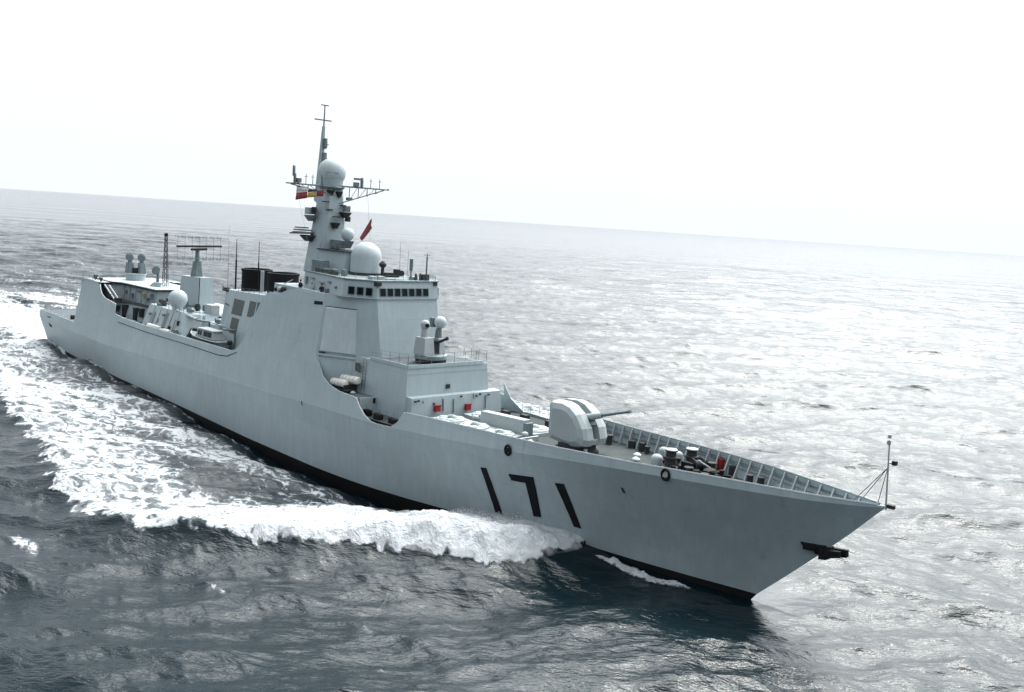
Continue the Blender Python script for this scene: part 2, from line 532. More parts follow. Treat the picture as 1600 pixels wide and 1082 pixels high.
for (x, z) in ((124.1, 7.72), (139.3, 8.85)):
    y = side(x, z) if z > kz(x) else -on_hull(x, z, 0).y
    fl = MB()
    n = 20
    vs, fs = [], []
    for i in range(n):
        t = 2 * math.pi * i / n
        for rr, o in ((0.24, 0.02), (0.30, 0.12), (0.42, 0.12), (0.46, 0.02)):
            vs.append((x + rr * math.cos(t), -y - o, z + rr * 1.15 * math.sin(t)))
    for i in range(n):
        k = (i + 1) % n
        for j in range(3):
            fs.append((i * 4 + j, k * 4 + j, k * 4 + j + 1, i * 4 + j + 1))
    f_o = fl.add(vs, fs).build("fairlead", BLACK, ship, True)
    MB().lathe([(0.22, 0), (0.22, 0.03)], (x, -y - 0.02, z), 16, (0, -1, 0)).build("fairlead_opening", PALE if z > 8 else BLACK, f_o)
# small hull marks: scupper stains, discharge
for (x, z) in ((135.2, 6.6), (92.2, 6.15)):
    decal("scupper", [[(x - 0.1, z + 0.25), (x + 0.15, z + 0.2), (x + 0.3, z - 0.25), (x + 0.05, z - 0.2)]], DARK, ship, 2, 3)
# mooring openings at the stern quarter
def side_patch(corners, name, out=0.05):
    vs = []
    for x, z in corners:
        vs += [(x, -half(x, z) - out, z), (x, -half(x, z) + 0.1, z)]
    n_ = len(corners)
    MB().add(vs, [tuple(range(0, 2 * n_, 2)), tuple(range(2 * n_ - 1, 0, -2))] + [(2 * k, 2 * k + 1, (2 * k + 3) % (2 * n_), (2 * k + 2) % (2 * n_)) for k in range(n_)]).build(name, BLACK, ship)
side_patch([(4.9, 5.55), (6.75, 5.65), (6.9, 3.75), (5.4, 3.95)], "mooring_port")
MB().box((0.12, -6.45, 4.95), (0.25, 0.35, 1.5)).build("mooring_port", BLACK, ship)
# crease line (rubbing strake) below the boat bay
MB().path([(x, -side(x, z) - 0.02, z) for x, z in ((37.9, 8.55), (49, 8.4), (63.7, 8.47), (71, 8.4), (73.6, 8.6), (75.8, 9.4))], 0.05, 5).build("gutter_rail", DARK, ship)

# ------------------------------------------------------------------ forward superstructure
SUP = empty("superstructure"); SUP.parent = ship
b0 = [(80, -6.2), (93.32, -8.12), (100.95, -3.95), (100.95, 3.95), (93.32, 8.12), (80, 6.2)]
b1 = [(80, -5.4), (93.1, -6.47), (99.3, -4.05), (99.3, 4.05), (93.1, 6.47), (80, 5.4)]
sb = MB().loft([(x, y, 8.3) for x, y in b0], [(x, y, 18.3) for x, y in b1]).build("bridge_tower", PAINT2, SUP)
# phased array panels on the chamfered faces: cover slab with raised lip and foot
def panel(sg):
    # chamfer plane frame
    p0 = Vector((93.32, -8.12, 8.3)); p1 = Vector((100.95, -3.95, 8.3)); p2 = Vector((99.3, -4.05, 18.3)); p3 = Vector((93.1, -6.47, 18.3))
    def at(u, v, o):
        a = p0.lerp(p1, u); b = p3.lerp(p2, u)
        q = a.lerp(b, v)
        n = (p1 - p0).cross(p3 - p0).normalized()
        q = q + n * o
        return Vector((q.x, q.y if sg < 0 else -q.y, q.z))
    def slab(u0, u1, v0, v1, o0, o1, inset=0.0):
        a = [at(u0, v0, o0), at(u1, v0, o0), at(u1, v1, o0), at(u0, v1, o0)]
        b = [at(u0 + inset, v0 + inset, o1), at(u1 - inset, v0 + inset, o1), at(u1 - inset, v1 - inset, o1), at(u0 + inset, v1 - inset, o1)]
        return a, b
    fr = MB().loft(*slab(0.05, 0.66, 0.33, 0.87, 0.0, 0.09))
    o = fr.build("radar_panel", GAP, SUP)
    MB().loft(*slab(0.065, 0.645, 0.375, 0.86, 0.085, 0.42, 0.012)).build("panel_cover", DOME, o)
    MB().loft(*slab(0.05, 0.655, 0.335, 0.355, 0.085, 0.36)).build("panel_foot", PAINT2, o)
    MB().loft(*slab(0.12, 0.40, 0.825, 0.845, 0.28, 0.32)).build("panel_vent", FIT, o)
panel(-1); panel(1)

# bridge house and wings
br0 = [(85.3, -4.75), (96.0, -6.33), (99.45, -4.15), (99.45, 4.15), (96.0, 6.33), (85.3, 4.75)]
br1 = [(85.5, -4.6), (95.9, -6.1), (99.2, -4.05), (99.2, 4.05), (95.9, 6.1), (85.5, 4.6)]
bridge = MB().loft([(x, y, 18.3) for x, y in br0], [(x, y, 20.15) for x, y in br1]).build("bridge", PAINT2, SUP)
MB().loft([(x + 0.1 * (1 if x > 90 else -1), y * 1.02, 20.15) for x, y in br1], [(x + 0.1 * (1 if x > 90 else -1), y * 1.02, 20.27) for x, y in br1]).build("bridge_roof", FIT, bridge)
# wing floors
for sg in (-1, 1):
    w = MB()
    w.prism([(84.6, sg * 4.6), (84.6, sg * 6.25), (92.6, sg * 6.2), (92.6, sg * 4.8)], 17.3, 17.42)
    w.build("wing_floor", DECK2, bridge)
# 7 front windows
def win(mb_c, size, nrm, parent):
    pass
for i in range(7):
    yc = -3.42 + i * 0.955
    z0, z1 = 18.62, 19.45
    def fx(z): return 99.45 - 0.25 * (z - 18.3) / 1.85
    hw = 0.385
    ring0 = [(fx(z0) - 0.02, yc - hw, z0), (fx(z0) - 0.02, yc + hw, z0), (fx(z1) - 0.02, yc + hw, z1), (fx(z1) - 0.02, yc - hw, z1)]
    ring1 = [(x + 0.045, y, z) for x, y, z in ring0]
    o = MB().loft(ring0, ring1).build("bridge_window", GLASS, bridge)
    fr = MB()
    pts = [(p[0] + 0.02, p[1], p[2]) for p in ring1]
    fr.path(pts + [pts[0]], 0.035, 4).build("window_frame", FIT, o)
# 3 side windows on the angled corner
pa, pb = Vector((96.0, -6.33, 0)), Vector((99.45, -4.15, 0))
dn = (pb - pa).normalized(); nn = Vector((dn.y, -dn.x, 0))
for sg in (-1, 1):
    for f0 in (0.17, 0.42, 0.67):
        a = pa.lerp(pb, f0); b = pa.lerp(pb, f0 + 0.18)
        ring1 = []
        for q, z in ((a, 18.62), (b, 18.62), (b, 19.45), (a, 19.45)):
            p = q + nn * (0.035) - nn * 0.105 * (z - 18.3) / 1.85
            ring1.append((p.x, p.y * (-sg), z))
        ring0 = [(x - 0.06, y + 0.04 * sg * -1, z) for x, y, z in ring1]
        o = MB().loft(ring0, ring1).build("bridge_window", GLASS, bridge)
        MB().path([Vector(p) + Vector((nn.x, nn.y * -sg, 0)) * 0.015 for p in ring1] + [Vector(ring1[0])], 0.035, 4).build("window_frame", FIT, o)
# fittings on the wing wall and a side vent
MB().add([(91.05, -side(91.05, 17.33) - 0.02, 17.33), (92.8, -side(92.8, 17.4) - 0.02, 17.4), (92.85, -side(92.9, 17.0) - 0.02, 17.05), (91.1, -side(91.1, 16.9) - 0.02, 16.93)], [(0, 1, 2, 3)]).build("side_scuttle", BLACK, SUP)
for (x, z, sx, sz) in ((88.0, 19.6, 0.9, 0.08), (90.6, 19.3, 1.2, 0.08), (92.6, 19.5, 0.5, 0.2), (86.4, 19.2, 0.3, 0.9), (94.3, 19.1, 0.3, 0.25)):
    yy = I(x, [85.3, 96.0], [-4.75, -6.33])
    MB().box((x, yy + 0.0, z), (sx, 0.22, sz), rz=-0.147).build("wall_locker", FIT, bridge)

# CIWS platform house ahead of the bridge
lb0 = [(93.0, -6.1), (107.35, -5.75), (107.35, 5.75), (93.0, 6.1)]
lb1 = [(93.0, -5.55), (106.9, -5.3), (106.9, 5.3), (93.0, 5.55)]
plat = MB().loft([(x, y, 6.8) for x, y in lb0], [(x, y, 12.1) for x, y in lb1]).build("platform_house", PAINT2, SUP)
cm = MB()
for (a, b) in (((100.6, -5.5), (106.95, -5.3)), ((106.95, -5.3), (106.95, 4.6))):
    A, B = Vector((*a, 12.28)), Vector((*b, 12.28))
    d = (B - A).normalized(); n_ = Vector((d.y, -d.x, 0)) * 0.05
    cm.loft([A + n_ - Vector((0, 0, .2)), B + n_ - Vector((0, 0, .2)), B - n_ - Vector((0, 0, .2)), A - n_ - Vector((0, 0, .2))],
            [A + n_ + Vector((0, 0, .16)), B + n_ + Vector((0, 0, .16)), B - n_ + Vector((0, 0, .16)), A - n_ + Vector((0, 0, .16))])
cm.build("coaming", PAINT2, plat)
MB().prism([(100.4, -5.2), (106.8, -5.15), (106.8, 5.15), (100.4, 5.2)], 12.1, 12.13).build("platform_deck", DECK2, plat)
# lower front step with doors and pipes
MB().loft([(106.9, -5.6, 6.85), (108.1, -5.5, 6.85), (108.1, 6.8, 6.85), (106.9, 6.8, 6.85)], [(106.9, -5.5, 9.3), (107.9, -5.35, 9.2), (107.9, 6.6, 9.2), (106.9, 6.6, 9.3)]).build("front_locker", PAINT2, plat)
MB().box((107.22, -0.2, 10.0), (0.1, 0.5, 0.45)).build("vent_grille", DARK, plat)
for (y, z, h) in ((-1.4, 8.3, 1.3), (0.0, 8.1, 1.4), (4.4, 8.2, 1.4), (2.7, 8.9, 0.5), (-4.0, 8.8, 0.25)):
    MB().tube((108.12, y, z - h / 2), (108.02, y, z + h / 2), 0.07).build("pipe", FIT, plat)
for (y, z) in ((-5.0, 8.9), (-4.6, 8.95), (1.0, 9.0), (3.1, 8.9), (3.6, 9.05), (4.8, 8.9), (-2.6, 8.5)):
    MB().box((108.05, y, z), (0.14, 0.22, 0.16)).build("wall_fitting", DARK, plat)
for (y, z) in ((-2.35, 8.05), (1.75, 7.85)):
    o = MB().box((108.3, y, z), (0.4, 0.62, 0.62)).build("hose_box", RED, plat)
    MB().box((108.52, y, z + 0.36), (0.2, 0.66, 0.06)).build("lid", RED, o)
# ladder and stain plate on starboard wall
la = MB()
for k in range(9):
    la.tube((99.6, -5.75, 8.6 + k * 0.38), (100.15, -5.74, 8.6 + k * 0.38), 0.025, n=5)
la.tube((99.6, -5.8, 8.5), (99.6, -5.6, 12.0), 0.03, n=5).tube((100.15, -5.8, 8.5), (100.15, -5.6, 12.0), 0.03, n=5)
la.build("ladder", FIT, plat)
MB().box((98.9, -5.86, 11.05), (0.9, 0.06, 0.9)).build("air_intake", LOUV, plat)

# ------------------------------------------------------------------ railings
def railing(pts, h=1.0, step=1.3, parent=SUP, m=FIT, r=0.025, wires=3, name="railing"):
    mb = MB()
    for a, b in zip(pts, pts[1:]):
        a, b = Vector(a), Vector(b)
        n = max(1, int(round((b - a).length / step)))
        for i in range(n + 1):
            p = a.lerp(b, i / n)
            mb.tube(p, p + Vector((0, 0, h)), r, n=5)
        for k in range(wires):
            z = Vector((0, 0, h * (k + 1) / wires))
            mb.tube(a + z, b + z, r * 0.55, n=4)
    return mb.build(name, m, parent)
railing([(100.9, -5.45, 12.2), (106.9, -5.3, 12.4), (106.9, 5.2, 12.4), (103, 5.3, 12.2)], 1.1, 1.5, plat)
railing([(85.6, -4.5, 20.27), (95.7, -5.9, 20.27), (99.0, -3.9, 20.27), (99.0, 3.9, 20.27), (95.7, 5.8, 20.27)], 0.55, 1.2, bridge)
railing([(0.2, -6.9, 6.22), (0.2, 6.9, 6.22), (19, 7.4, 6.22)], 1.1, 1.9, ship)
railing([(19.9, -6.6, 13.7), (19.9, 6.6, 13.7)], 0.9, 1.6, ship)
railing([(37, -7.6, 9.3), (37.2, -7.6, 9.3)], 0.8, 1.0, ship)
railing([(61, -2.6, 15.9), (65, -4.4, 15.9), (81, -4.9, 16.6)], 0.6, 1.4, ship)
railing([(110.4, 7.7, 7.1), (117.4, 7.2, 7.1)], 1.1, 1.4, ship)
railing([(103.2, -7.5, 7.0), (110, -7.3, 7.0)], 0.9, 1.1, ship)

# ------------------------------------------------------------------ close-in gun on the platform
cg = empty("close_in_gun", (104.6, -0.6, 12.13)); cg.parent = ship
bx, by = 104.6, -0.6
MB().lathe([(1.55, -0.02), (1.65, 0.25), (1.65, 0.45), (1.75, 0.5)], (bx, by, 12.13), 28).build("gun_base", DARK, cg, True)
MB().lathe([(1.78, 0.5), (1.72, 0.85), (1.5, 0.95)], (bx, by, 12.13), 28).build("turntable", FIT, cg, True)
lh = MB()
lh.loft([(bx - 1.0, by - 1.6, 13.05), (bx + 0.9, by - 1.6, 13.05), (bx + 0.9, by - 0.25, 13.05), (bx - 1.0, by - 0.25, 13.05)],
        [(bx - 0.9, by - 1.45, 14.85), (bx + 0.7, by - 1.45, 14.85), (bx + 0.6, by - 0.25, 14.85), (bx - 0.9, by - 0.25, 14.85)])
lh.build("gun_housing", PALE, cg)
rh = MB()
rh.loft([(bx - 1.0, by + 0.6, 13.05), (bx + 0.7, by + 0.6, 13.05), (bx + 0.7, by + 1.4, 13.05), (bx - 1.0, by + 1.4, 13.05)],
        [(bx - 0.9, by + 0.6, 14.7), (bx + 0.4, by + 0.6, 14.7), (bx + 0.4, by + 1.25, 14.7), (bx - 0.9, by + 1.25, 14.7)])
rh.build("gun_housing", PALE, cg)
MB().box((bx - 0.1, by + 0.17, 13.75), (1.5, 0.8, 1.5)).build("gun_mechanism", DARK, cg)
o = MB().tube((bx + 0.5, by + 0.2, 14.25), (bx + 2.1, by + 0.35, 14.95), 0.16, 0.13, 10).build("gun_barrel", DARK, cg, True)
MB().tube((bx + 2.0, by + 0.34, 14.9), (bx + 2.15, by + 0.355, 14.97), 0.19, 0.19, 10).build("muzzle_clamp", BLACK, o)
MB().tube((bx - 0.3, by - 0.75, 14.85), (bx - 0.3, by - 0.75, 15.75), 0.42, 0.36, 14).build("sight_column", PALE, cg, True)
o = MB().ball((bx - 0.3, by - 0.75, 16.15), 0.5, 18, 12).build("sight_head", PALE, cg, True)
MB().lathe([(0.22, 0), (0.2, 0.2)], (bx + 0.1, by - 0.85, 16.1), 14, (1, -0.15, 0)).build("sight_lens", GLASS, o)
MB().tube((bx - 0.3, by + 1.1, 14.7), (bx - 0.3, by + 1.1, 15.7), 0.4, 0.3, 14).build("radar_column", FIT, cg, True)
o = MB().ball((bx - 0.15, by + 1.15, 16.35), 0.66, 22, 14, 1.0).build("tracking_radar", DOME, cg, True)
MB().box((bx - 0.95, by + 0.75, 16.3), (0.5, 0.5, 1.0)).build("radar_back", FIT, o)

# ------------------------------------------------------------------ radomes, mast
bd = MB().lathe([(1.85, 0), (1.85, 0.3), (1.76, 0.32)] + [(1.76, 2.1)] + [(1.76 * math.cos(a), 2.1 + 1.76 * math.sin(a)) for a in np.linspace(0.06, 1.5, 14)], (91.0, 0, 20.15), 36)
bdo = bd.build("large_radome", DOME, SUP, True, 60)
MB().lathe([(1.95, 0), (1.95, 0.35)], (91.0, 0, 20.2), 30).build("radome_ring", DARK, bdo)
# house between mast and dome
MB().loft([(84.0, -2.3, 20.1), (89.6, -2.1, 20.1), (89.6, 2.1, 20.1), (84.0, 2.3, 20.1)], [(84.0, -2.1, 22.7), (89.2, -1.7, 22.7), (89.2, 1.7, 22.7), (84.0, 2.1, 22.7)]).build("mast_house", PAINT2, SUP)
MB().prism([(84, -2.35), (89.4, -1.95), (89.4, 1.95), (84, 2.35)], 22.7, 22.8).build("mast_house_roof", DARK, SUP)

mast = empty("main_mast", (82.9, 0, 20.1)); mast.parent = ship
def octa(cx, cy, h, c, z):
    return [(cx - h, cy - h + c, z), (cx - h + c, cy - h, z), (cx + h - c, cy - h, z), (cx + h, cy - h + c, z), (cx + h, cy + h - c, z), (cx + h - c, cy + h, z), (cx - h + c, cy + h, z), (cx - h, cy + h - c, z)]
MB().loft(octa(82.5, 0, 2.15, 0.6, 19.9), octa(83.05, 0, 1.13, 0.35, 29.9)).build("mast_tower", PAINT2, mast)
MB().lathe([(1.25, 0), (1.55, 0.25), (1.62, 0.3), (1.5, 0.45)], (83.05, 0, 29.75), 24).build("mast_cap", FIT, mast, True)
o = MB().lathe([(1.32, 0), (1.36, 0.2)] + [(1.66 * math.cos(a), 1.62 + 1.66 * math.sin(a)) for a in np.linspace(-0.6, 1.53, 20)], (83.05, 0, 30.2), 32).build("top_radome", DOME, mast, True, 60)
MB().box((84.4, -0.75, 31.75), (0.25, 1.5, 0.1), rz=-0.6).build("radome_step", PALE, o)
# topmast spike
sp = MB().loft([(79.9, -0.32, 29.5), (80.75, -0.32, 29.5), (80.75, 0.32, 29.5), (79.9, 0.32, 29.5)], [(80.65, -0.12, 37.3), (80.95, -0.12, 37.3), (80.95, 0.12, 37.3), (80.65, 0.12, 37.3)]).build("topmast", PAINT2, mast)
MB().loft([(80.0, -0.5, 28.4), (82.2, -0.5, 27.4), (82.2, 0.5, 27.4), (80.0, 0.5, 28.4)], [(79.9, -0.4, 29.55), (82.2, -0.5, 29.5), (82.2, 0.5, 29.5), (79.9, 0.4, 29.55)]).build("topmast_foot", PAINT2, mast)
MB().tube((80.82, 0, 37.2), (80.9, 0, 39.8), 0.1, 0.07).build("pole", FIT, sp)
MB().tube((80.85, -1.3, 38.0), (80.85, 1.0, 38.0), 0.09, n=6).tube((80.88, -0.5, 39.75), (80.88, 0.5, 39.75), 0.08, n=6).build("spreader", FIT, sp)
for (z, w) in ((35.2, 0.5), (33.5, 0.6)):
    MB().lathe([(0.15, -0.5), (0.3, -0.2), (w / 2, 0), (0.28, 0.15), (0.26, 0.75), (0.1, 0.8)], (81.1, 0.12, z - 0.1), 12).build("beacon", FIT, sp, True)
MB().tube((80.9, 0.15, 33.4), (82.0, 0.3, 33.4), 0.05, n=5).tube((80.9, 0.15, 35.1), (81.6, 0.3, 35.1), 0.05, n=5).build("bracket", DARK, sp)

# yards
def yard(y0, y1, zt, sg):
    o = MB().tube((84.4, y0, zt), (84.4, y1, zt + 0.02), 0.12, 0.09, 6).build("yardarm", FIT, mast)
    t = MB()
    t.tube((84.2, y0 * 0.9, zt - 2.1 if sg > 0 else zt - 1.0), (84.4, y1 - sg * 0.6, zt - 0.08), 0.08, 0.07, 5)
    L = abs(y1 - y0)
    for f_ in (0.2, 0.38, 0.56, 0.74):
        ya = y0 + (y1 - y0) * f_
        zb = (zt - (2.1 if sg > 0 else 1.0)) + ((2.1 if sg > 0 else 1.0) - 0.1) * f_
        t.tube((84.4, ya, zt), (84.35, ya, zb), 0.05, n=4)
        t.tube((84.4, ya + (y1 - y0) * 0.16, zt), (84.35, ya, zb), 0.035, n=4)
    t.build("truss", FIT, o)
    return o
ya = yard(-0.3, -6.85, 30.1, -1)
yb = yard(0.3, 7.3, 30.25, 1)
# antennas on the yards
def ant(y, z, kind, par):
    if kind == 'cyl':
        MB().lathe([(0.14, 0), (0.17, 0.1), (0.17, 1.1), (0.1, 1.2)], (84.4, y, z), 10).build("antenna", FIT, par, True)
    elif kind == 'box':
        MB().box((84.4, y, z + 0.35), (0.6, 0.5, 0.5)).tube((84.4, y, z), (84.4, y, z + 0.3), 0.12).build("antenna", FIT, par)
    elif kind == 'whip':
        MB().tube((84.4, y, z), (84.4, y, z + 1.2), 0.05, 0.04, 5).tube((84.4, y - .2, z + 0.9), (84.4, y + .2, z + 0.9), 0.04, n=4).build("whip", FIT, par)
    elif kind == 'tee':
        MB().lathe([(0.2, 0), (0.2, 0.9), (0.14, 1.2)], (84.4, y, z), 10).box((84.4, y - 0.55, z + 1.0), (0.25, 1.1, 0.24)).build("antenna", FIT, par)
ant(-5.9, 30.95, 'cyl', ya); ant(-5.75, 30.1, 'cyl', ya); ant(-5.3, 30.15, 'box', ya); ant(-4.3, 30.1, 'whip', ya); ant(-3.4, 30.1, 'whip', ya); ant(-2.1, 30.1, 'cyl', ya)
ant(3.4, 30.25, 'tee', yb); ant(2.6, 30.25, 'box', yb); ant(4.7, 30.25, 'whip', yb); ant(6.0, 30.25, 'whip', yb)
MB().ball((84.4, 7.3, 30.3), 0.14, 10, 8).build("lamp", FIT, yb)
# mast platforms and electronic boxes
def platform(c, r, m=FIT, n=14):
    MB().lathe([(r * 0.45, -0.7), (r, -0.1), (r, 0.0), (r * 0.9, 0.02)], c, n).build("mast_platform", m, mast)
platform((81.9, -1.9, 26.6), 0.85); MB().box((81.8, -2.0, 27.1), (1.0, 0.9, 0.8)).build("sensor_box", PALE, mast); MB().box((82.7, -2.0, 27.2), (0.25, 0.6, 0.8)).build("sensor_face", DARK, mast)
platform((81.7, -2.0, 24.2), 1.1, DARK)
for k in range(3):
    MB().box((81.2 - 0.2 * k, -2.5, 24.5 + 0.28 * k), (2.2 - 0.4 * k, 1.7 - 0.3 * k, 0.16)).build("antenna_array", FIT, mast)
MB().tube((80.6, -4.0, 24.35), (81.9, -1.6, 24.45), 0.09).build("antenna_boom", DARK, mast)
platform((84.9, 0.9, 27.2), 0.75, DARK); MB().box((85.0, 1.0, 27.6), (0.6, 0.7, 0.7)).build("sensor_box", FIT, mast); MB().box((85.3, 1.1, 28.8), (0.5, 0.6, 0.35)).build("sensor_box", FIT, mast)
platform((84.7, -0.3, 25.9), 0.6, DARK); MB().box((84.9, -0.3, 26.6), (0.5, 0.9, 0.12)).build("sensor_box", DARK, mast)
MB().box((84.4, 1.6, 26.4), (0.5, 0.5, 0.6)).build("sensor_box", DARK, mast)
platform((84.0, -0.7, 29.7), 0.5, DARK); platform((84.3, 0.3, 29.6), 0.45, DARK)
for (y, z) in ((-1.5, 28.3), (0.9, 28.0), (-0.9, 27.4)):
    MB().box((84.3, y, z), (0.3, 0.8, 0.12)).build("step", DARK, mast)
MB().tube((84.2, -0.55, 20.5), (84.05, -0.5, 29.5), 0.045, n=5).tube((84.2, -0.2, 20.5), (84.05, -0.2, 29.5), 0.035, n=5).build("cable_run", FIT, mast)
# small radome on a bracket
sd = MB().ball((87.0, 0, 24.65), 0.78, 22, 14).build("small_radome", DOME, mast, True, 60)
MB().loft([(84.6, -0.8, 23.0), (86.8, -0.6, 23.0), (86.8, 0.6, 23.0), (84.6, 0.8, 23.0)], [(84.4, -0.7, 23.9), (87.4, -0.7, 23.9), (87.4, 0.7, 23.9), (84.4, 0.7, 23.9)]).build("radome_bracket", FIT, mast)
railing([(84.6, -2.2, 22.8), (89.3, -1.85, 22.8)], 0.7, 0.9, SUP)

# bridge roof clutter
MB().lathe([(0.28, 0), (0.2, 0.25), (0.2, 1.0), (0.42, 1.25), (0.42, 1.45), (0.15, 1.75)], (93.6, 0.5, 20.27), 12).build("searchlight", DARK, bridge, True)
MB().box((97.2, -0.9, 20.75), (0.9, 1.6, 0.5)).box((97.4, -0.3, 21.1), (0.6, 0.5, 0.6)).lathe([(0.34, 0), (0.34, 0.5)], (97.2, 0.2, 20.95), 12, (1, 0, 0)).build("optical_director", DARK, bridge)
MB().tube((97.8, 1.35, 20.27), (97.8, 1.35, 21.5), 0.08).tube((97.8, 1.35, 21.3), (97.8, 1.35, 22.6), 0.2, 0.2, 10).build("antenna", FIT, bridge)
for y in (1.9, 2.5):
    MB().lathe([(0.16, 0), (0.12, 0.4), (0.16, 0.5), (0.03, 0.8)], (98.0, y, 20.27), 8).build("beacon", DARK, bridge)
MB().tube((98.2, 3.2, 20.27), (98.2, 3.2, 22.9), 0.1, 0.09).tube((98.2, 2.8, 23.1), (98.2, 3.6, 23.1), 0.05, n=5).tube((98.2, 3.2, 22.9), (98.2, 3.2, 23.3), 0.05, n=5).build("wind_vane_mast", FIT, bridge)
MB().box((98.0, 3.1, 20.6), (0.7, 0.9, 0.65)).build("locker", DARK, bridge)
for (y, x) in ((-3.6, 97.6), (-2.6, 97.6), (2.0, 97.4)):
    MB().box((x, y, 20.45), (0.8, 0.7, 0.36)).build("roof_box", PALE, bridge)
MB().tube((94.5, 2.2, 20.27), (94.5, 2.2, 24.4), 0.025, 0.018, 5).tube((95.5, 2.6, 20.27), (95.5, 2.6, 23.4), 0.025, 0.018, 5).build("whip", FIT, bridge)
MB().box((99.05, 3.7, 20.0), (0.6, 0.5, 0.4)).build("signal_lamp", DARK, bridge)
MB().box((99.2, -4.0, 19.9), (0.6, 0.6, 0.4)).build("signal_lamp", DARK, bridge)
for (x, y, sx, sy, sz) in ((86.8, -3.4, 1.7, 1.3, 1.3), (88.8, -3.9, 0.8, 0.6, 0.5), (91.3, -4.4, 1.1, 0.6, 0.6), (93.2, -4.3, 0.5, 0.5, 0.7)):
    MB().box((x, y, 20.27 + sz / 2), (sx, sy, sz)).build("roof_box", FIT, bridge)
MB().box((90.0, -4.6, 20.5), (6.0, 0.12, 0.4), rz=-0.13).build("roof_edge_locker", DARK, bridge)
# wing-side gear aft of the wing
for i, (x, y, s_) in enumerate(((81.2, -5.9, 0.5), (82.0, -5.8, 0.7), (83.0, -5.9, 0.8), (83.7, -5.5, 0.6))):
    MB().ball((x, y, 17.5 + s_ * 0.3), s_ * 0.5, 10, 8).build("deck_gear", PALE if i % 2 else DARK, SUP, True)

# ------------------------------------------------------------------ funnel casing and stacks
FUN = empty("funnel"); FUN.parent = ship
c0 = [(60.4, -2.9), (65.3, -4.9), (81.5, -6.0), (81.5, 6.0), (65.3, 4.9), (60.4, 2.9)]
c1 = [(61.2, -2.1), (65.5, -3.2), (81.5, -4.4), (81.5, 4.4), (65.5, 3.2), (61.2, 2.1)]
cas = MB().loft([(x, y, 7.9) for x, y in c0], [(x, y, 15.75 + (x - 61) * 0.04) for x, y in c1]).build("funnel_casing", PAINT2, FUN)
for (xc, yc) in ((65.6, 0.0), (71.9, 0.4)):
    o = MB().lathe([(2.15, 0), (2.0, 0.2), (1.95, 2.75), (2.06, 2.95), (2.06, 3.15), (1.8, 3.2), (1.78, 2.0)], (xc, yc, 15.7), 24).build("funnel_cap", BLACK, FUN, True)
MB().tube((68.75, -0.9, 15.8), (68.75, -0.9, 18.6), 0.16).tube((69.3, -1.2, 15.8), (69.3, -1.2, 18.9), 0.24).build("exhaust_pipe", PALE, FUN)
def on_cas(x, z, o=0.04):
    def yy(zz, c):
        return I(x, [p[0] for p in c[:3]], [p[1] for p in c[:3]])
    zt = 15.75 + (x - 61) * 0.04
    f_ = (z - 7.9) / (zt - 7.9)
    return Vector((x, yy(0, c0) * (1 - f_) + yy(0, c1) * f_ - o, z))
for (x0, x1, z0, z1) in ((66.3, 69.6, 13.0, 15.0), (71.2, 73.2, 13.2, 15.2), (73.5, 75.6, 13.2, 15.3), (75.9, 77.9, 13.2, 15.3), (66.8, 69.2, 10.6, 12.6)):
    ring1 = [on_cas(x0, z0), on_cas(x1, z0), on_cas(x1, z1), on_cas(x0, z1)]
    ring0 = [p + Vector((0, 0.2, 0)) for p in ring1]
    MB().loft(ring0, ring1).build("louvre", LOUV, cas)
MB().path([on_cas(62.0, 13.9, .05) + Vector((0, 0, 0)), on_cas(64.9, 13.9, .05)], 0.06, 5).build("casing_trim", DARK, cas)
MB().tube((75.2, -6.6, 8.6), (75.6, -6.3, 11.4), 0.09).tube((75.2, -6.6, 8.6), (78.0, -5.9, 10.2), 0.06).tube((78.0, -5.9, 10.2), (77.7, -6.0, 11.6), 0.08).build("davit_arm", FIT, FUN)
# whip antennas by the funnel
for (x, y, z0, z1, r) in ((62.0, -1.2, 15.6, 22.6, 0.13), (68.2, -1.2, 15.8, 22.7, 0.10), (60.9, -1.8, 15.3, 24.5, 0.035)):
    MB().tube((x, y, z0), (x, y, z0 + (z1 - z0) * 0.6), r, r * 0.9, 8).tube((x, y, z0 + (z1 - z0) * 0.55), (x, y, z1), r * 0.6, r * 0.3, 6).build("whip_antenna", BLACK if r > 0.05 else FIT, FUN)
MB().box((61.2, -2.2, 15.75), (0.9, 0.6, 0.5)).box((62.3, -2.4, 15.7), (0.5, 0.4, 0.35)).build("deck_fitting", DARK, FUN)
MB().tube((79.5, -5.0, 17.6), (83.8, -5.2, 19.0), 0.06, n=5).tube((79.5, -5.0, 17.5), (83.8, -5.2, 17.4), 0.06, n=5).build("boat_boom", PALE, FUN)

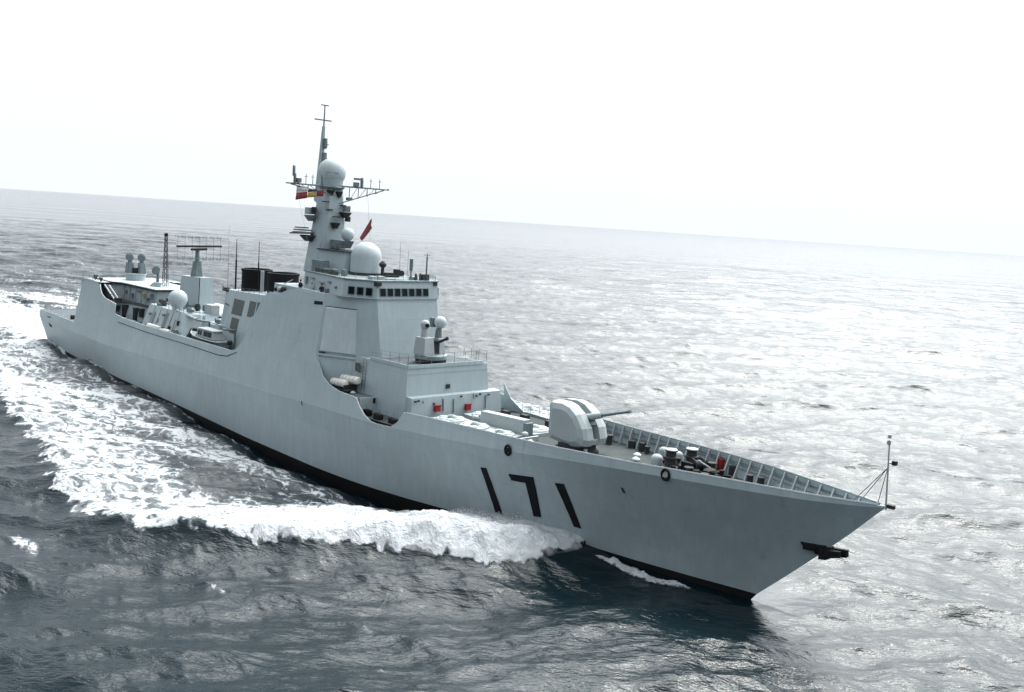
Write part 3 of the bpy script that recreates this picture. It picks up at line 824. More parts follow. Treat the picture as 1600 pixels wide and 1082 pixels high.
# ------------------------------------------------------------------ midship deckhouse with search radar
MID = empty("midship_deckhouse"); MID.parent = ship
MB().loft([(43.0, -6.6, 7.9), (56.8, -6.7, 7.9), (58.6, -4.0, 7.9), (58.6, 4.0, 7.9), (56.8, 6.7, 7.9), (43.0, 6.6, 7.9)],
          [(43.4, -5.2, 11.9), (54.8, -5.3, 11.7), (56.6, -3.6, 11.7), (56.6, 3.6, 11.7), (54.8, 5.3, 11.7), (43.4, 5.2, 11.9)]).build("deckhouse_wall", PAINT2, MID)
MB().loft([(56, -4.2, 7.9), (62.5, -4.0, 7.9), (62.5, 4.0, 7.9), (56, 4.2, 7.9)], [(56, -3.6, 10.8), (62.0, -3.4, 10.8), (62.0, 3.4, 10.8), (56, 3.6, 10.8)]).build("deckhouse_step", PAINT2, MID)
for (x, w_, z0, z1) in ((46.0, 0.5, 9.0, 11.0), (50.0, 0.7, 9.0, 11.3), (53.2, 0.4, 8.9, 10.7), (47.8, 0.3, 9.6, 10.2)):
    yv = lambda z: -6.62 + 1.4 * (z - 7.9) / 4.0
    MB().add([(x, yv(z0) - 0.04, z0), (x + w_, yv(z0) - 0.04, z0), (x + w_, yv(z1) - 0.04, z1), (x, yv(z1) - 0.04, z1)], [(0, 1, 2, 3)]).build("door", FIT, MID)
o = MB().lathe([(0.75, 0), (0.75, 0.55), (0.98, 0.8)] + [(1.32 * math.cos(a), 1.65 + 1.32 * math.sin(a)) for a in np.linspace(-0.75, 1.53, 18)], (51.3, -4.5, 11.75), 30).build("satellite_radome", DOME, MID, True, 60)
# radar house and mast
MB().loft([(43.9, -1.5, 9.0), (51.4, -1.5, 9.0), (51.4, 1.5, 9.0), (43.9, 1.5, 9.0)], [(44.4, -0.95, 16.2), (50.6, -0.95, 16.4), (50.6, 0.95, 16.4), (44.4, 0.95, 16.2)]).build("radar_tower", PAINT2, MID)
MB().tube((50.65, -1.0, 16.4), (51.42, -1.52, 9.5), 0.07, n=5).build("cable_run", DARK, MID)
rm = MB().loft(octa(47.5, 0, 0.75, 0.2, 16.3), octa(47.5, 0, 0.45, 0.12, 18.6)).tube((47.5, 0, 18.5), (47.5, 0, 20.5), 0.32, 0.28, 10).build("radar_mast", FIT, MID)
railing([(47.1, -0.9, 18.0), (48.9, -0.9, 18.0), (48.9, 0.9, 18.0)], 0.5, 0.9, rm)
an = MB().tube((48.0, -3.4, 20.7), (48.3, 3.4, 20.9), 0.16, n=6).tube((48.0, -1.2, 20.3), (48.1, 1.2, 20.4), 0.18, n=6)
an.build("antenna_boom", DARK, rm)
yg = MB()
for k in range(7):
    y = -3.3 + k * 1.1
    for zz in (22.1, 19.0):
        yg.tube((48.15, y, 20.8), (48.15, y, zz), 0.022, n=4)
        yg.tube((47.1, y, zz), (50.6, y, zz), 0.028, n=4)
        for q in range(4):
            yg.tube((47.3 + q * 0.95, y, zz - 0.28), (47.3 + q * 0.95, y, zz + 0.28), 0.018, n=4)
yg.tube((48.15, -3.4, 22.1), (48.15, 3.4, 22.1), 0.045, n=4).tube((48.15, -3.4, 19.0), (48.15, 3.4, 19.0), 0.045, n=4)
yg.build("antenna_elements", FIT, rm)
for k in range(5):
    x = 45.6 + k * 2.1
    MB().tube((x, -6.6, 8.3), (x + 0.05, -5.3, 11.7), 0.035, n=4).build("wall_stiffener", FIT, MID)
for (x, z, sx, sz) in ((44.8, 10.6, 0.6, 0.3), (47.1, 9.0, 0.5, 0.6), (49.2, 10.9, 0.7, 0.25), (52.4, 9.4, 0.5, 0.5), (54.6, 10.3, 0.4, 0.7), (55.3, 9.0, 0.6, 0.5)):
    MB().box((x, -6.66 + 1.4 * (z - 7.9) / 4.0, z), (sx, 0.35, sz)).build("wall_box", DARK if sz > 0.4 else FIT, MID)
railing([(43.6, -5.1, 11.85), (54.7, -5.2, 11.7), (56.4, -3.6, 11.7)], 0.9, 1.2, MID)
rg = random.Random(5)
for k in range(46):
    x = rg.uniform(43.6, 62.0)
    top = 11.85 if x < 55 else (11.72 if x < 56.4 else 10.82)
    lo_, hi_ = (-5.0, 4.0) if x < 55 else (-3.3, 3.0)
    y = rg.uniform(lo_, lo_ + 0.55 * (hi_ - lo_))
    if abs(x - 51.3) < 1.5 and y < -2.8: continue
    sx, sy, sz = rg.uniform(0.2, 0.8), rg.uniform(0.2, 0.7), rg.uniform(0.25, 0.95)
    mm = rg.choice((DARK, FIT, FIT, PAINT2, PALE))
    if k % 3: MB().box((x, y, top + sz / 2), (sx, sy, sz)).build("deck_fitting", mm, MID)
    else: MB().lathe([(sx * 0.4, 0), (sx * 0.45, sz * 0.7), (sx * 0.6, sz * 0.75), (sx * 0.2, sz)], (x, y, top), 10).build("ventilator", mm, MID)
for k in range(16):
    x = rg.uniform(37.5, 75.0); sz = rg.uniform(0.6, 1.7)
    if 58.5 < x < 70.5: continue
    MB().box((x, -7.1 + rg.uniform(0, 0.5), 7.95 + sz / 2), (rg.uniform(0.3, 0.9), 0.4, sz)).build("deck_fitting", rg.choice((DARK, FIT, FIT)), MID)
# lockers and cylinders on the mid deck
for (x, y, z, sx, sy, sz) in ((55.6, -1.4, 12.3, 2.2, 1.2, 1.4), (57.5, 2.8, 11.6, 1.4, 1.2, 1.6), (59.2, 3.3, 11.6, 1.0, 1.0, 1.4)):
    MB().box((x, y, z), (sx, sy, sz)).build("locker", PALE, MID)
for (x, y, z) in ((53.6, -2.6, 12.4), (57.0, 1.9, 12.0), (45.0, -4.2, 12.2), (46.4, -4.4, 12.2)):
    MB().lathe([(0.3, -0.5), (0.42, 0), (0.3, 0.5)], (x, y, z), 10).build("ventilator", DARK, MID)
MB().tube((52.6, -5.2, 11.9), (57.6, -4.6, 11.2), 0.22, n=10).build("spare_boom", PALE, MID)
for (x, y, z, s_) in ((57.8, -5.2, 9.2, 1.2), (58.8, -4.9, 9.0, 0.9), (58.0, -5.0, 10.2, 0.7), (70.2, -6.5, 8.9, 1.3), (71.8, -6.8, 8.7, 1.1), (72.8, -7.0, 8.6, 0.8), (70.6, -6.2, 10.2, 0.7)):
    MB().lathe([(s_ * 0.3, 0), (s_ * 0.5, 0.15), (s_ * 0.5, s_ * 0.7), (s_ * 0.3, s_ * 0.85)], (x, y, z - 0.7), 10).build("winch", DARK, MID)
for x in (55.3, 56.1, 57.0):
    MB().tube((x, -6.0, 8.0), (x + 0.3, -5.2, 10.0), 0.07, n=5).build("cradle_post", DARK, MID)

# ------------------------------------------------------------------ hangar
HAN = empty("hangar"); HAN.parent = ship
MB().loft([(19.6, -6.9, 6.2), (43.0, -4.6, 7.8), (43.0, 4.6, 7.8), (19.6, 6.9, 6.2)], [(20.2, -5.4, 11.0), (43.0, -4.2, 11.0), (43.0, 4.2, 11.0), (20.2, 5.4, 11.0)]).build("lower_wall", PAINT2, HAN)
uw0 = [(20.0, -4.9), (27.5, -4.9), (29.0, -3.7), (41.5, -3.5), (41.5, 3.5), (29.0, 3.7), (27.5, 4.9), (20.0, 4.9)]
MB().loft([(x, y, 11.02) for x, y in uw0], [(x, y * 0.94, 13.45) for x, y in uw0]).build("upper_wall", PAINT2, HAN)
MB().prism([(p[0] + (0.0 if p[0] < 40 else 0.3), p[1] * 1.06) for p in uw0], 13.45, 13.7).build("roof", DARK, HAN)
MB().prism([(p[0] - (0.0 if p[0] < 40 else 0.3), p[1] * 0.98) for p in uw0], 13.68, 13.74).prism([(20.0, 4.75), (27.7, 4.75), (27.7, 6.8), (20.0, 6.8)], 13.55, 13.62).prism([(20.0, -6.8), (27.7, -6.8), (27.7, -5.25), (20.0, -5.25)], 13.55, 13.62).build("roof_deck", PALE, HAN)
MB().prism([(20.2, -5.5), (43.2, -4.5), (43.2, 4.5), (20.2, 5.5)], 11.0, 11.08).build("ledge", DARK, HAN)
MB().box((19.9, 0, 10), (0.4, 13.6, 7.2)).build("rear_wall", PAINT2, HAN)
o = MB().lathe([(0.46, 0), (0.46, 0.05)], (37.0, -3.62, 12.45), 18, (0, -1, 0.08)).build("crest", GOLD, HAN)
MB().lathe([(0.25, 0.05), (0.25, 0.08)], (37.0, -3.63, 12.45), 14, (0, -1, 0.08)).build("crest_centre", FIT, o)
for (x, y0, z0, z1, w_) in ((34.0, -5.05, 8.6, 10.7, 0.8), (37.5, -4.75, 8.6, 10.6, 0.9), (39.5, -4.7, 9.4, 10.7, 0.7), (31.5, -5.2, 9.3, 10.3, 0.5)):
    MB().box((x, y0 - 0.15 + 0.2 * 0, (z0 + z1) / 2), (w_, 0.7, z1 - z0)).build("door", DARK, HAN)
# roof lamps
for x, y in ((23, -5.8), (26.5, -6.2), (21.0, -5.0)):
    MB().lathe([(0.12, 0), (0.3, 0.4), (0.3, 0.6)], (x, y, 13.65), 8).build("flood_lamp", DARK, HAN)
# fire control director: two horns on a drum
fc = empty("director"); fc.parent = HAN
fx_, fy_ = 24.4, 0.2
MB().lathe([(1.55, 0), (1.55, 0.9), (1.75, 1.0), (1.75, 1.15)], (fx_, fy_, 13.7), 20).build("drum", PAINT2, fc)
dirv = Vector((0.6, 0.8, 0))
for s_ in (-1, 1):
    c = Vector((fx_, fy_, 14.8)) + dirv * s_ * 0.95
    o = MB().loft(octa(c.x, c.y, 0.66, 0.2, 14.8), octa(c.x, c.y, 0.5, 0.15, 16.6)).tube((c.x, c.y, 16.5), (c.x, c.y, 17.3), 0.36, n=10).build("column", FIT, fc)
    MB().lathe([(0.35, -0.4), (0.62, -0.2), (0.66, 0.25), (0.4, 0.4)], (c.x, c.y, 17.5), 14, (0.8, -0.6, 0)).build("reflector", FIT, o)
MB().box((fx_, fy_, 15.3), (0.9, 0.9, 0.9), rz=0.93).build("yoke", DARK, fc)
# lattice mast
lat = MB()
h0, h1 = 0.34, 0.14
x0, y0 = 36.5, 0.0
def lc(i, z):
    f_ = (z - 13.7) / 8.0
    h = h0 + (h1 - h0) * f_
    s_ = ((-1, -1), (1, -1), (1, 1), (-1, 1))[i % 4]
    return Vector((x0 + s_[0] * h, y0 + s_[1] * h, z))
for i in range(4):
    lat.tube(lc(i, 13.7), lc(i, 21.6), 0.045, n=5)
    for k in range(9):
        z = 13.9 + k * 0.85
        lat.tube(lc(i, z), lc(i + 1, z + 0.85), 0.025, n=4)
        lat.tube(lc(i, z), lc(i + 1, z), 0.022, n=4)
lat.lathe([(0.3, 0), (0.3, 0.5)], (x0, y0, 21.6), 8)
lat.build("lattice_mast", BLACK, HAN)
o = MB().lathe([(0.15, -0.1), (0.55, 0.25), (0.7, 0.55), (0.5, 0.6)], (35.4, -0.8, 16.1), 14, (0.6, -0.75, 0.3)).tube((35.4, -0.8, 13.7), (35.4, -0.7, 16.0), 0.25, 0.2).build("tracking_dish", FIT, HAN)
MB().loft([(34.6, -2.6, 12.9), (36.8, -1.6, 12.9), (36.8, -1.2, 12.9), (34.6, -2.2, 12.9)], [(35.8, -1.6, 14.4), (37.2, -1.0, 14.4), (37.0, -0.7, 14.4), (35.6, -1.2, 14.4)]).build("brace_plate", PAINT2, HAN)
# rocket tubes in the starboard recess
rk = empty("decoy_launcher"); rk.parent = HAN
for k in range(4):
    MB().tube((28.4 + 0.25 * k, -6.3 + 0.25 * k, 13.3 - 0.02 * k), (32.9 + 0.25 * k, -6.5 + 0.25 * k, 11.5), 0.13, n=8).build("launch_tube", DARK if k % 2 else PALE, rk)
MB().box((31.0, -6.1, 11.7), (1.4, 1.0, 0.9)).tube((30.2, -6.2, 11.1), (30.6, -6.2, 12.6), 0.14).build("launcher_stand", DARK, rk)
for (x, y, z) in ((29.9, -5.9, 11.5), (32.3, -5.6, 11.4), (33.5, -6.2, 11.45)):
    MB().box((x, y, z), (0.8, 0.7, 0.6)).build("ammunition_box", DARK, HAN)
for (x, y, z) in ((43.6, -4.6, 10.4), (44.5, -4.9, 9.8), (42.5, -5.2, 9.6), (42.0, -6.0, 8.6), (46.0, -6.9, 8.8)):
    MB().box((x, y, z), (0.7, 0.6, 0.7)).build("deck_fitting", DARK, MID)
for (x, z, sx, sz) in ((30.4, 12.4, 0.5, 0.5), (33.0, 12.0, 0.4, 0.8), (35.2, 12.9, 0.8, 0.2), (38.8, 12.0, 0.5, 0.5), (40.2, 12.6, 0.3, 0.9)):
    MB().box((x, -3.72, z), (sx, 0.35, sz)).build("wall_box", FIT, HAN)
for x in (29.6, 31.8, 34.1, 36.2, 38.2, 40.6):
    MB().tube((x, -3.72, 11.1), (x, -3.55, 13.4), 0.045, n=4).build("wall_stiffener", FIT, HAN)
railing([(30.5, -4.9, 11.08), (42.8, -4.5, 11.08)], 0.9, 1.3, HAN)
railing([(20.2, -6.6, 13.7), (27.6, -6.6, 13.7)], 0.7, 1.3, HAN)
for (x, y, sx, sy, sz) in ((38.6, -6.0, 1.6, 0.8, 0.9), (41.0, -6.6, 1.0, 0.6, 0.8), (36.9, -6.3, 0.7, 0.7, 1.1)):
    MB().box((x, y, 7.95 + sz / 2), (sx, sy, sz)).build("deck_locker", FIT, HAN)
# flight deck edge lamps
for k in range(6):
    MB().box((2.5 + k * 1.9, -7.05 - 0.03 * k, 6.32), (0.5, 0.3, 0.18)).build("deck_edge_lamp", PALE, ship)
MB().lathe([(0.35, 0), (0.4, 0.5), (0.3, 0.7)], (15.0, -6.6, 6.22), 10).build("winch", DARK, ship)

# ------------------------------------------------------------------ foredeck weapons
def vls(cx, cy):
    zt = 7.35
    v = MB().prism([(cx - 1.66, cy - 1.66), (cx + 1.66, cy - 1.66), (cx + 1.66, cy + 1.66), (cx - 1.66, cy + 1.66)], 6.8, zt).build("launch_module", PALE, ship)
    MB().lathe([(1.5, 0), (1.5, 0.12), (1.4, 0.16)], (cx, cy, zt), 28).build("cover_ring", PALE, v)
    for k in range(6):
        t = k * math.pi / 3 + 0.3
        MB().lathe([(0.43, 0.1), (0.43, 0.21), (0.36, 0.25)], (cx + 0.92 * math.cos(t), cy + 0.92 * math.sin(t), zt), 16).build("cell_hatch", PALE, v)
    MB().lathe([(0.4, 0.14), (0.4, 0.24), (0.2, 0.42)], (cx, cy, zt), 16).build("exhaust_hatch", FIT, v)
for cx in (110.6, 114.2, 117.8):
    for cy in (-2.35, 2.35):
        vls(cx, cy)
o = MB().loft([(112.9, -0.55, 6.9), (119.1, -0.55, 6.9), (119.1, 0.55, 6.9), (112.9, 0.55, 6.9)], [(112.9, -0.45, 8.5), (119.1, -0.45, 8.75), (119.1, 0.45, 8.75), (112.9, 0.45, 8.5)]).build("deck_locker", PALE, ship)
MB().box((119.3, 0, 7.7), (0.4, 0.9, 1.6)).build("locker_end", FIT, o)
for (x, y) in ((111.8, -0.2), (112.3, 0.4), (111.5, 0.9), (116.0, -4.4), (119.8, -0.9), (112.5, -4.5)):
    MB().lathe([(0.18, 0), (0.18, 0.5), (0.34, 0.55), (0.3, 0.75), (0.1, 0.85)], (x, y, 7.0), 12).build("mushroom_vent", PALE, ship)
# breakwater and wing plate by the house on the port side
MB().box((120.4, -2.2, 7.2), (0.25, 5.0, 0.5)).build("breakwater", PALE, ship)
for (x, y) in ((110.5, 5.2), (113.0, 5.6), (116.5, 5.8)):
    MB().box((x, y, 7.3), (0.9, 0.6, 0.6)).build("ready_locker", DARK, ship)

# main gun
gt = empty("gun_turret", (125.6, 0, 7.15)); gt.parent = ship
gx = 125.6
MB().lathe([(2.05, 0), (1.95, 0.35), (1.75, 0.45), (1.7, 1.0)], (gx + 0.1, 0, 7.15), 30).build("pedestal", DARK, gt, True)
def gsec(y, s_, zt, zb):
    """turret outline in x,z at offset y; s_ shrinks it towards the sides"""
    pr = [(-2.25, 1.55), (-2.05, 0.95), (-0.4, 0.75), (1.2, 0.72), (2.25, 1.0), (2.45, 1.6), (2.15, 2.6), (1.25, 3.75), (0.3, 4.35), (-0.6, 4.55), (-2.05, 4.45), (-2.25, 4.2)]
    cx_, cz_ = 0.0, 2.5
    return [(gx + cx_ + (x - cx_) * s_, y, 7.15 + cz_ + (min(max(z, zb), zt) - cz_) * s_) for x, z in pr]
def turret_half(sg):
    secs = [(0.42, 1.0, 9, 0), (1.15, 1.0, 9, 0), (1.58, 0.93, 9, 0), (1.82, 0.7, 9, 0)]
    mb = MB(); n = 12; vs = []; fs = []
    for y, s_, zt, zb in secs:
        vs += gsec(sg * y, s_, zt, zb)
    for k in range(len(secs) - 1):
        for i in range(n):
            j = (i + 1) % n
            fs.append((k * n + i, k * n + j, (k + 1) * n + j, (k + 1) * n + i))
    fs += [tuple(range(n)), tuple(range((len(secs) - 1) * n, len(secs) * n))]
    return mb.add(vs, fs)
GUNP = weather(mat("gun_paint", (0.36, 0.40, 0.41), 0.5, 0, 0.3), (0.36, 0.40, 0.41), (0.25, 0.285, 0.295), 1.2, 0.4)
for sg in (-1, 1):
    turret_half(sg).build("gun_shield", GUNP, gt)
# centre block inside the slot: rear roof, cradle well, chin
def slab_xz(pts, y0, y1):
    return MB().loft([(gx + x, y0, 7.15 + z) for x, z in pts], [(gx + x, y1, 7.15 + z) for x, z in pts])
slab_xz([(-2.2, 1.2), (1.0, 0.85), (0.6, 3.0), (-0.7, 4.0), (-2.2, 4.3)], -0.43, 0.43).build("slot_wall", FIT, gt)
slab_xz([(0.5, 0.8), (2.2, 1.05), (2.3, 1.5), (0.5, 1.7)], -0.43, 0.43).build("chin_plate", GUNP, gt)
ba = Vector((gx + 0.3, 0, 7.15 + 3.1)); bt = Vector((131.55, 0, 11.95))
dirb = (bt - ba).normalized()
o = MB().tube(ba + dirb * 0.3, ba + dirb * 2.6, 0.36, 0.26, 12).build("barrel_sleeve", GUNP, gt, True)
MB().tube(ba + dirb * 2.5, bt, 0.15, 0.11, 12).build("barrel", FIT, gt, True)
MB().tube(bt - dirb * 0.25, bt + dirb * 0.05, 0.16, 0.16, 12).build("muzzle", FIT, gt, True)
MB().box((gx + 1.2, 0.0, 7.15 + 2.75), (1.4, 0.7, 0.3), ry=-0.3).build("recoil_cradle", FIT, gt)
MB().box((gx + 2.0, -0.9, 7.15 + 0.55), (0.15, 0.35, 0.35)).build("step_bracket", PALE, gt)

# foredeck fittings
def bollard(x, y, r=0.28, h=0.9):
    z = deckz(x)
    return MB().lathe([(r * 1.3, 0), (r * 1.3, 0.08), (r, 0.1), (r, h - 0.12), (r * 1.18, h - 0.1), (r * 1.18, h)], (x, y, z), 16).build("bollard", DARK, ship, True, 40)
bollard(142.2, 2.7, 0.26, 0.75); bollard(143.2, 2.75, 0.26, 0.75)
bollard(125.2, 5.0, 0.3, 0.9); bollard(130.0, 4.8, 0.22, 0.7)
for (x, y) in ((135.3, 1.3), (136.1, 3.1)):
    z = deckz(x)
    o = MB().lathe([(0.75, 0), (0.75, 0.25), (0.5, 0.35), (0.42, 0.9), (0.62, 1.0), (0.62, 1.12), (0.45, 1.2), (0.42, 1.55), (0.56, 1.62), (0.56, 1.72)], (x, y, z), 20).build("capstan", DARK, ship, True, 40)
    MB().lathe([(0.54, 1.72), (0.5, 1.78)], (x, y, z), 20).build("capstan_head", PALE, o, True)
for (x, y, s_) in ((132.2, 4.3, 0.42), (132.9, 4.1, 0.42), (134.1, 3.9, 0.42), (134.0, 1.1, 0.5)):
    z = deckz(x)
    MB().lathe([(s_ * 0.9, 0), (s_, 0.3), (s_, 0.75)] + [(s_ * math.cos(a), 0.75 + s_ * 0.8 * math.sin(a)) for a in np.linspace(0.2, 1.5, 7)], (x, y, z), 18).build("vent_cowl", PALE, ship, True, 50)
for (x, y) in ((132.7, -0.1), (122.6, -2.9), (131.6, 1.4)):
    MB().lathe([(0.16, 0), (0.16, 0.45), (0.36, 0.5), (0.36, 0.62), (0.15, 0.78)], (x, y, deckz(x)), 14).build("mushroom_vent", PALE, ship, True, 40)
for (x, y, sx, sy, sz) in ((131.2, -0.5, 0.9, 0.6, 0.4), (133.4, 2.2, 0.9, 0.7, 0.3), (123.6, 5.0, 0.8, 0.5, 0.9), (127.5, 5.6, 0.6, 0.4, 0.7), (129.0, 5.3, 0.5, 0.5, 0.8), (139.6, 4.1, 0.5, 0.4, 0.8)):
    MB().box((x, y, deckz(x) + sz / 2), (sx, sy, sz), rz=0.2).build("deck_box", DARK, ship)
MB().box((138.0, 4.5, deckz(138) + 0.62), (0.9, 0.3, 0.95), rz=-0.32).build("fire_locker", RED, ship)
# windlass and chain
wd = empty("windlass"); wd.parent = ship
z = deckz(137.2)
MB().lathe([(0.6, -0.55), (0.6, -0.45), (0.4, -0.4), (0.4, 0.4), (0.6, 0.45), (0.6, 0.55)], (137.2, 2.4, z + 0.65), 18, (0.25, 1, 0)).build("drum", DARK, wd, True)
MB().box((137.0, 3.2, z + 0.5), (1.2, 0.5, 1.0)).box((136.9, 1.6, z + 0.45), (1.1, 0.5, 0.9)).build("gear_case", BLACK, wd)
MB().lathe([(0.45, 0), (0.5, 0.5), (0.3, 0.6)], (138.4, 2.6, z), 14).build("drum", DARK, wd, True)
MB().tube((137.6, 2.0, z + 1.15), (138.6, 3.0, z + 0.35), 0.07).build("brake_arm", PALE, wd)
for (x, y, sx, sy, sz, r_) in ((136.4, 2.2, 0.8, 0.5, 0.8, .3), (137.9, 1.2, 0.7, 0.7, 0.5, .5), (138.9, 1.5, 0.6, 0.5, 0.6, .2), (139.4, 2.6, 0.5, 0.4, 0.5, .7), (137.0, 4.0, 0.6, 0.5, 0.7, .1), (140.3, 2.4, 0.5, 0.3, 0.35, .4)):
    MB().box((x, y, deckz(x) + sz / 2), (sx, sy, sz), rz=r_).build("gear_case", BLACK, wd)
for (x, y, r_, h_) in ((138.1, 3.3, 0.4, 0.9), (139.2, 0.8, 0.35, 0.5), (137.5, 0.9, 0.4, 0.7)):
    MB().lathe([(r_, 0), (r_, 0.15), (r_ * 0.7, 0.25), (r_ * 0.7, h_ - 0.15), (r_, h_ - 0.1), (r_, h_)], (x, y, deckz(x)), 14).build("drum", DARK, wd, True)
rq = random.Random(9)
for k in range(20):
    x = rq.uniform(133.5, 141.5); y = rq.uniform(0.4, 0.62 * half(x, deckz(x))); sz = rq.uniform(0.2, 0.75)
    if k % 2: MB().box((x, y, deckz(x) + sz / 2), (rq.uniform(0.25, 0.7), rq.uniform(0.2, 0.5), sz), rz=rq.uniform(-0.5, 0.5)).build("deck_gear", rq.choice((BLACK, DARK)), wd)
    else: MB().lathe([(0.28, 0), (0.32, sz * 0.3), (0.16, sz * 0.5), (0.2, sz)], (x, y, deckz(x)), 10).build("deck_gear", rq.choice((BLACK, DARK)), wd)
ch = MB()
for lane in (0.0, 0.9):
    for k in range(26):
        x = 137.6 + k * 0.27
        y = 1.1 + lane + 0.12 * math.sin(k * 0.9) - 0.03 * k
        ch.lathe([(0.16, -0.07), (0.22, 0), (0.16, 0.07)], (x, y, deckz(x) + 0.1), 6, (0.2, (1 if k % 2 else 0.2), (0.2 if k % 2 else 1)))
ch.build("anchor_chain", BLACK, wd)
for (x, y) in ((139.8, 1.6), (141.3, 0.9), (142.6, 0.6)):
    MB().lathe([(0.55, 0), (0.5, 0.2), (0.25, 0.3)], (x, y, deckz(x)), 14).build("chain_stopper", BLACK, wd)
MB().lathe([(0.2, 0), (0.25, 0.18), (0.1, 0.25)], (141.9, 1.1, deckz(141.9) + 0.2), 12).build("deck_plug", PALE, wd)
for x in (144.6, 146.0, 147.5):
    MB().box((x, 1.6 - (x - 144) * 0.25, deckz(x) + 0.15), (0.7, 0.35, 0.3), rz=-0.4).build("roller", DARK, ship)

# jackstaff
js = empty("jackstaff", (154.7, 0, 9.7)); js.parent = ship
MB().tube((154.75, 0, 9.5), (154.45, 0, 14.3), 0.075, 0.05, 8).build("staff", PALE, js)
MB().lathe([(0.12, 0), (0.14, 0.05), (0.14, 0.28), (0.06, 0.32)], (154.43, 0, 14.0), 10).lathe([(0.12, 0), (0.12, 0.25)], (154.43, 0, 14.45), 10).build("lantern", PALE, js)
MB().box((154.85, 0.3, 12.75), (0.3, 0.3, 0.3)).tube((154.5, 0, 12.7), (154.85, 0.3, 12.7), 0.03, n=5).build("navigation_lamp", DARK, js)
MB().tube((154.55, 0, 12.4), (152.6, -0.75, 9.55), 0.028, n=5).tube((154.55, 0, 12.4), (152.6, 0.75, 9.55), 0.028, n=5).tube((154.55, 0, 12.4), (154.0, 0.3, 9.7), 0.028, n=5).build("stay", FIT, js)
MB().box((155.05, 0.1, 9.75), (0.5, 0.3, 0.25)).build("bullring", DARK, ship)

# ------------------------------------------------------------------ anchor at the stem
anc = empty("anchor", (150.5, 0, 5.1), "black stockless anchor housed across the raked bow stem", "anchor")
MB().loft([(149.35, -0.85, 5.2), (150.6, -0.35, 5.2), (150.5, -0.2, 5.3), (149.35, -0.65, 5.25)], [(149.35, -0.85, 5.7), (150.9, -0.35, 5.75), (150.8, -0.15, 5.75), (149.0, -0.7, 5.65)]).build("fluke", BLACK, anc)
MB().tube((150.0, -0.2, 5.2), (151.8, 0.05, 5.35), 0.26, 0.26, 8).build("shank", BLACK, anc)
MB().loft([(150.5, -0.6, 4.75), (151.1, -0.6, 4.85), (151.1, 0.6, 4.85), (150.5, 0.6, 4.75)], [(150.4, -0.5, 5.6), (151.1, -0.45, 5.7), (151.1, 0.45, 5.7), (150.4, 0.5, 5.6)]).build("crown", BLACK, anc)
MB().loft([(151.0, -0.75, 5.0), (152.0, -0.45, 5.25), (152.0, -0.15, 5.25), (151.0, -0.2, 5.0)], [(151.0, -0.7, 5.55), (152.0, -0.4, 5.7), (152.0, -0.2, 5.7), (151.0, -0.2, 5.6)]).build("fluke", BLACK, anc)
MB().loft([(151.0, 0.2, 5.0), (152.2, 0.15, 5.2), (152.2, 0.6, 5.2), (151.0, 0.75, 5.0)], [(151.0, 0.2, 5.6), (152.2, 0.2, 5.75), (152.2, 0.5, 5.75), (151.0, 0.7, 5.55)]).build("fluke", BLACK, anc)

# ------------------------------------------------------------------ loose things on board
def raft(a, b, r, label):
    a, b = Vector(a), Vector(b)
    e = empty("life_raft_canister", (a + b) / 2 - Vector((0, 0, r)), label, "life raft", "life raft canisters in racks on the side deck")
    L = (b - a).length
    prof = [(0.05, 0), (r * 0.75, 0.06), (r, 0.22), (r, L - 0.22), (r * 0.75, L - 0.06), (0.05, L)]
    MB().lathe(prof, a, 18, b - a).build("canister", WHITE, e, True, 40)
    for f_ in (0.2, 0.4, 0.6, 0.8):
        p = a.lerp(b, f_)
        MB().lathe([(r + 0.012, -0.035), (r + 0.02, 0), (r + 0.012, 0.035)], p, 18, b - a).build("strap", PALE, e)
    return e
raft((96.3, -7.3, 9.2), (98.9, -7.15, 9.3), 0.42, "white life raft canister, lower and nearer of the pair below the radar panel")
raft((97.0, -6.55, 9.65), (100.0, -6.35, 9.75), 0.42, "white life raft canister, upper and inner of the pair below the radar panel")
rk2 = MB().box((98.0, -7.0, 8.68), (3.2, 1.2, 0.12)).box((97.2, -6.9, 8.8), (0.15, 1.6, 0.4)).box((98.9, -6.7, 8.9), (0.15, 1.6, 0.6)).build("raft_rack", DARK, ship)
raft((47.3, -7.05, 9.15), (51.2, -7.05, 9.15), 0.4, "white life raft canister lying along the bulwark beside the midship deckhouse")
raft((51.6, -7.05, 9.05), (54.3, -7.05, 9.05), 0.36, "shorter white life raft canister lying just forward of another at the midship deckhouse")
MB().lathe([(0.2, 0), (0.28, 0.2), (0.1, 0.34)], (100.2, -7.2, 8.45), 12).build("mushroom_vent", PALE, ship)
MB().box((103.6, -7.6, 7.2), (0.9, 0.5, 0.55)).box((105.6, -7.7, 7.1), (1.0, 0.5, 0.6)).box((108.0, -7.55, 7.1), (1.1, 0.5, 0.6)).build("mooring_bitts", BLACK, ship)
MB().box((102.52, -6.1, 8.1), (0.14, 0.25, 0.5)).build("wall_fitting", BLACK, ship)

# stanchions along the boat bay bulwark and gear in the bay
for k in range(10):
    x = 57.5 + k * 1.7
    MB().tube((x, -7.55, 8.0), (x, -7.5, 9.75), 0.04, n=5).build("stanchion", FIT, ship)
for (x, y, z, r_) in ((59.0, -6.6, 8.4, 0.42), (60.4, -7.0, 8.3, 0.35), (70.8, -6.9, 8.4, 0.5), (73.4, -6.4, 8.5, 0.45), (74.2, -7.2, 8.4, 0.3)):
    MB().lathe([(r_, -0.35), (r_ * 1.1, -0.3), (r_ * 0.6, -0.2), (r_ * 0.6, 0.2), (r_ * 1.1, 0.3), (r_, 0.35)], (x, y, z), 12, (0.3, 1, 0)).build("cable_reel", DARK, ship)
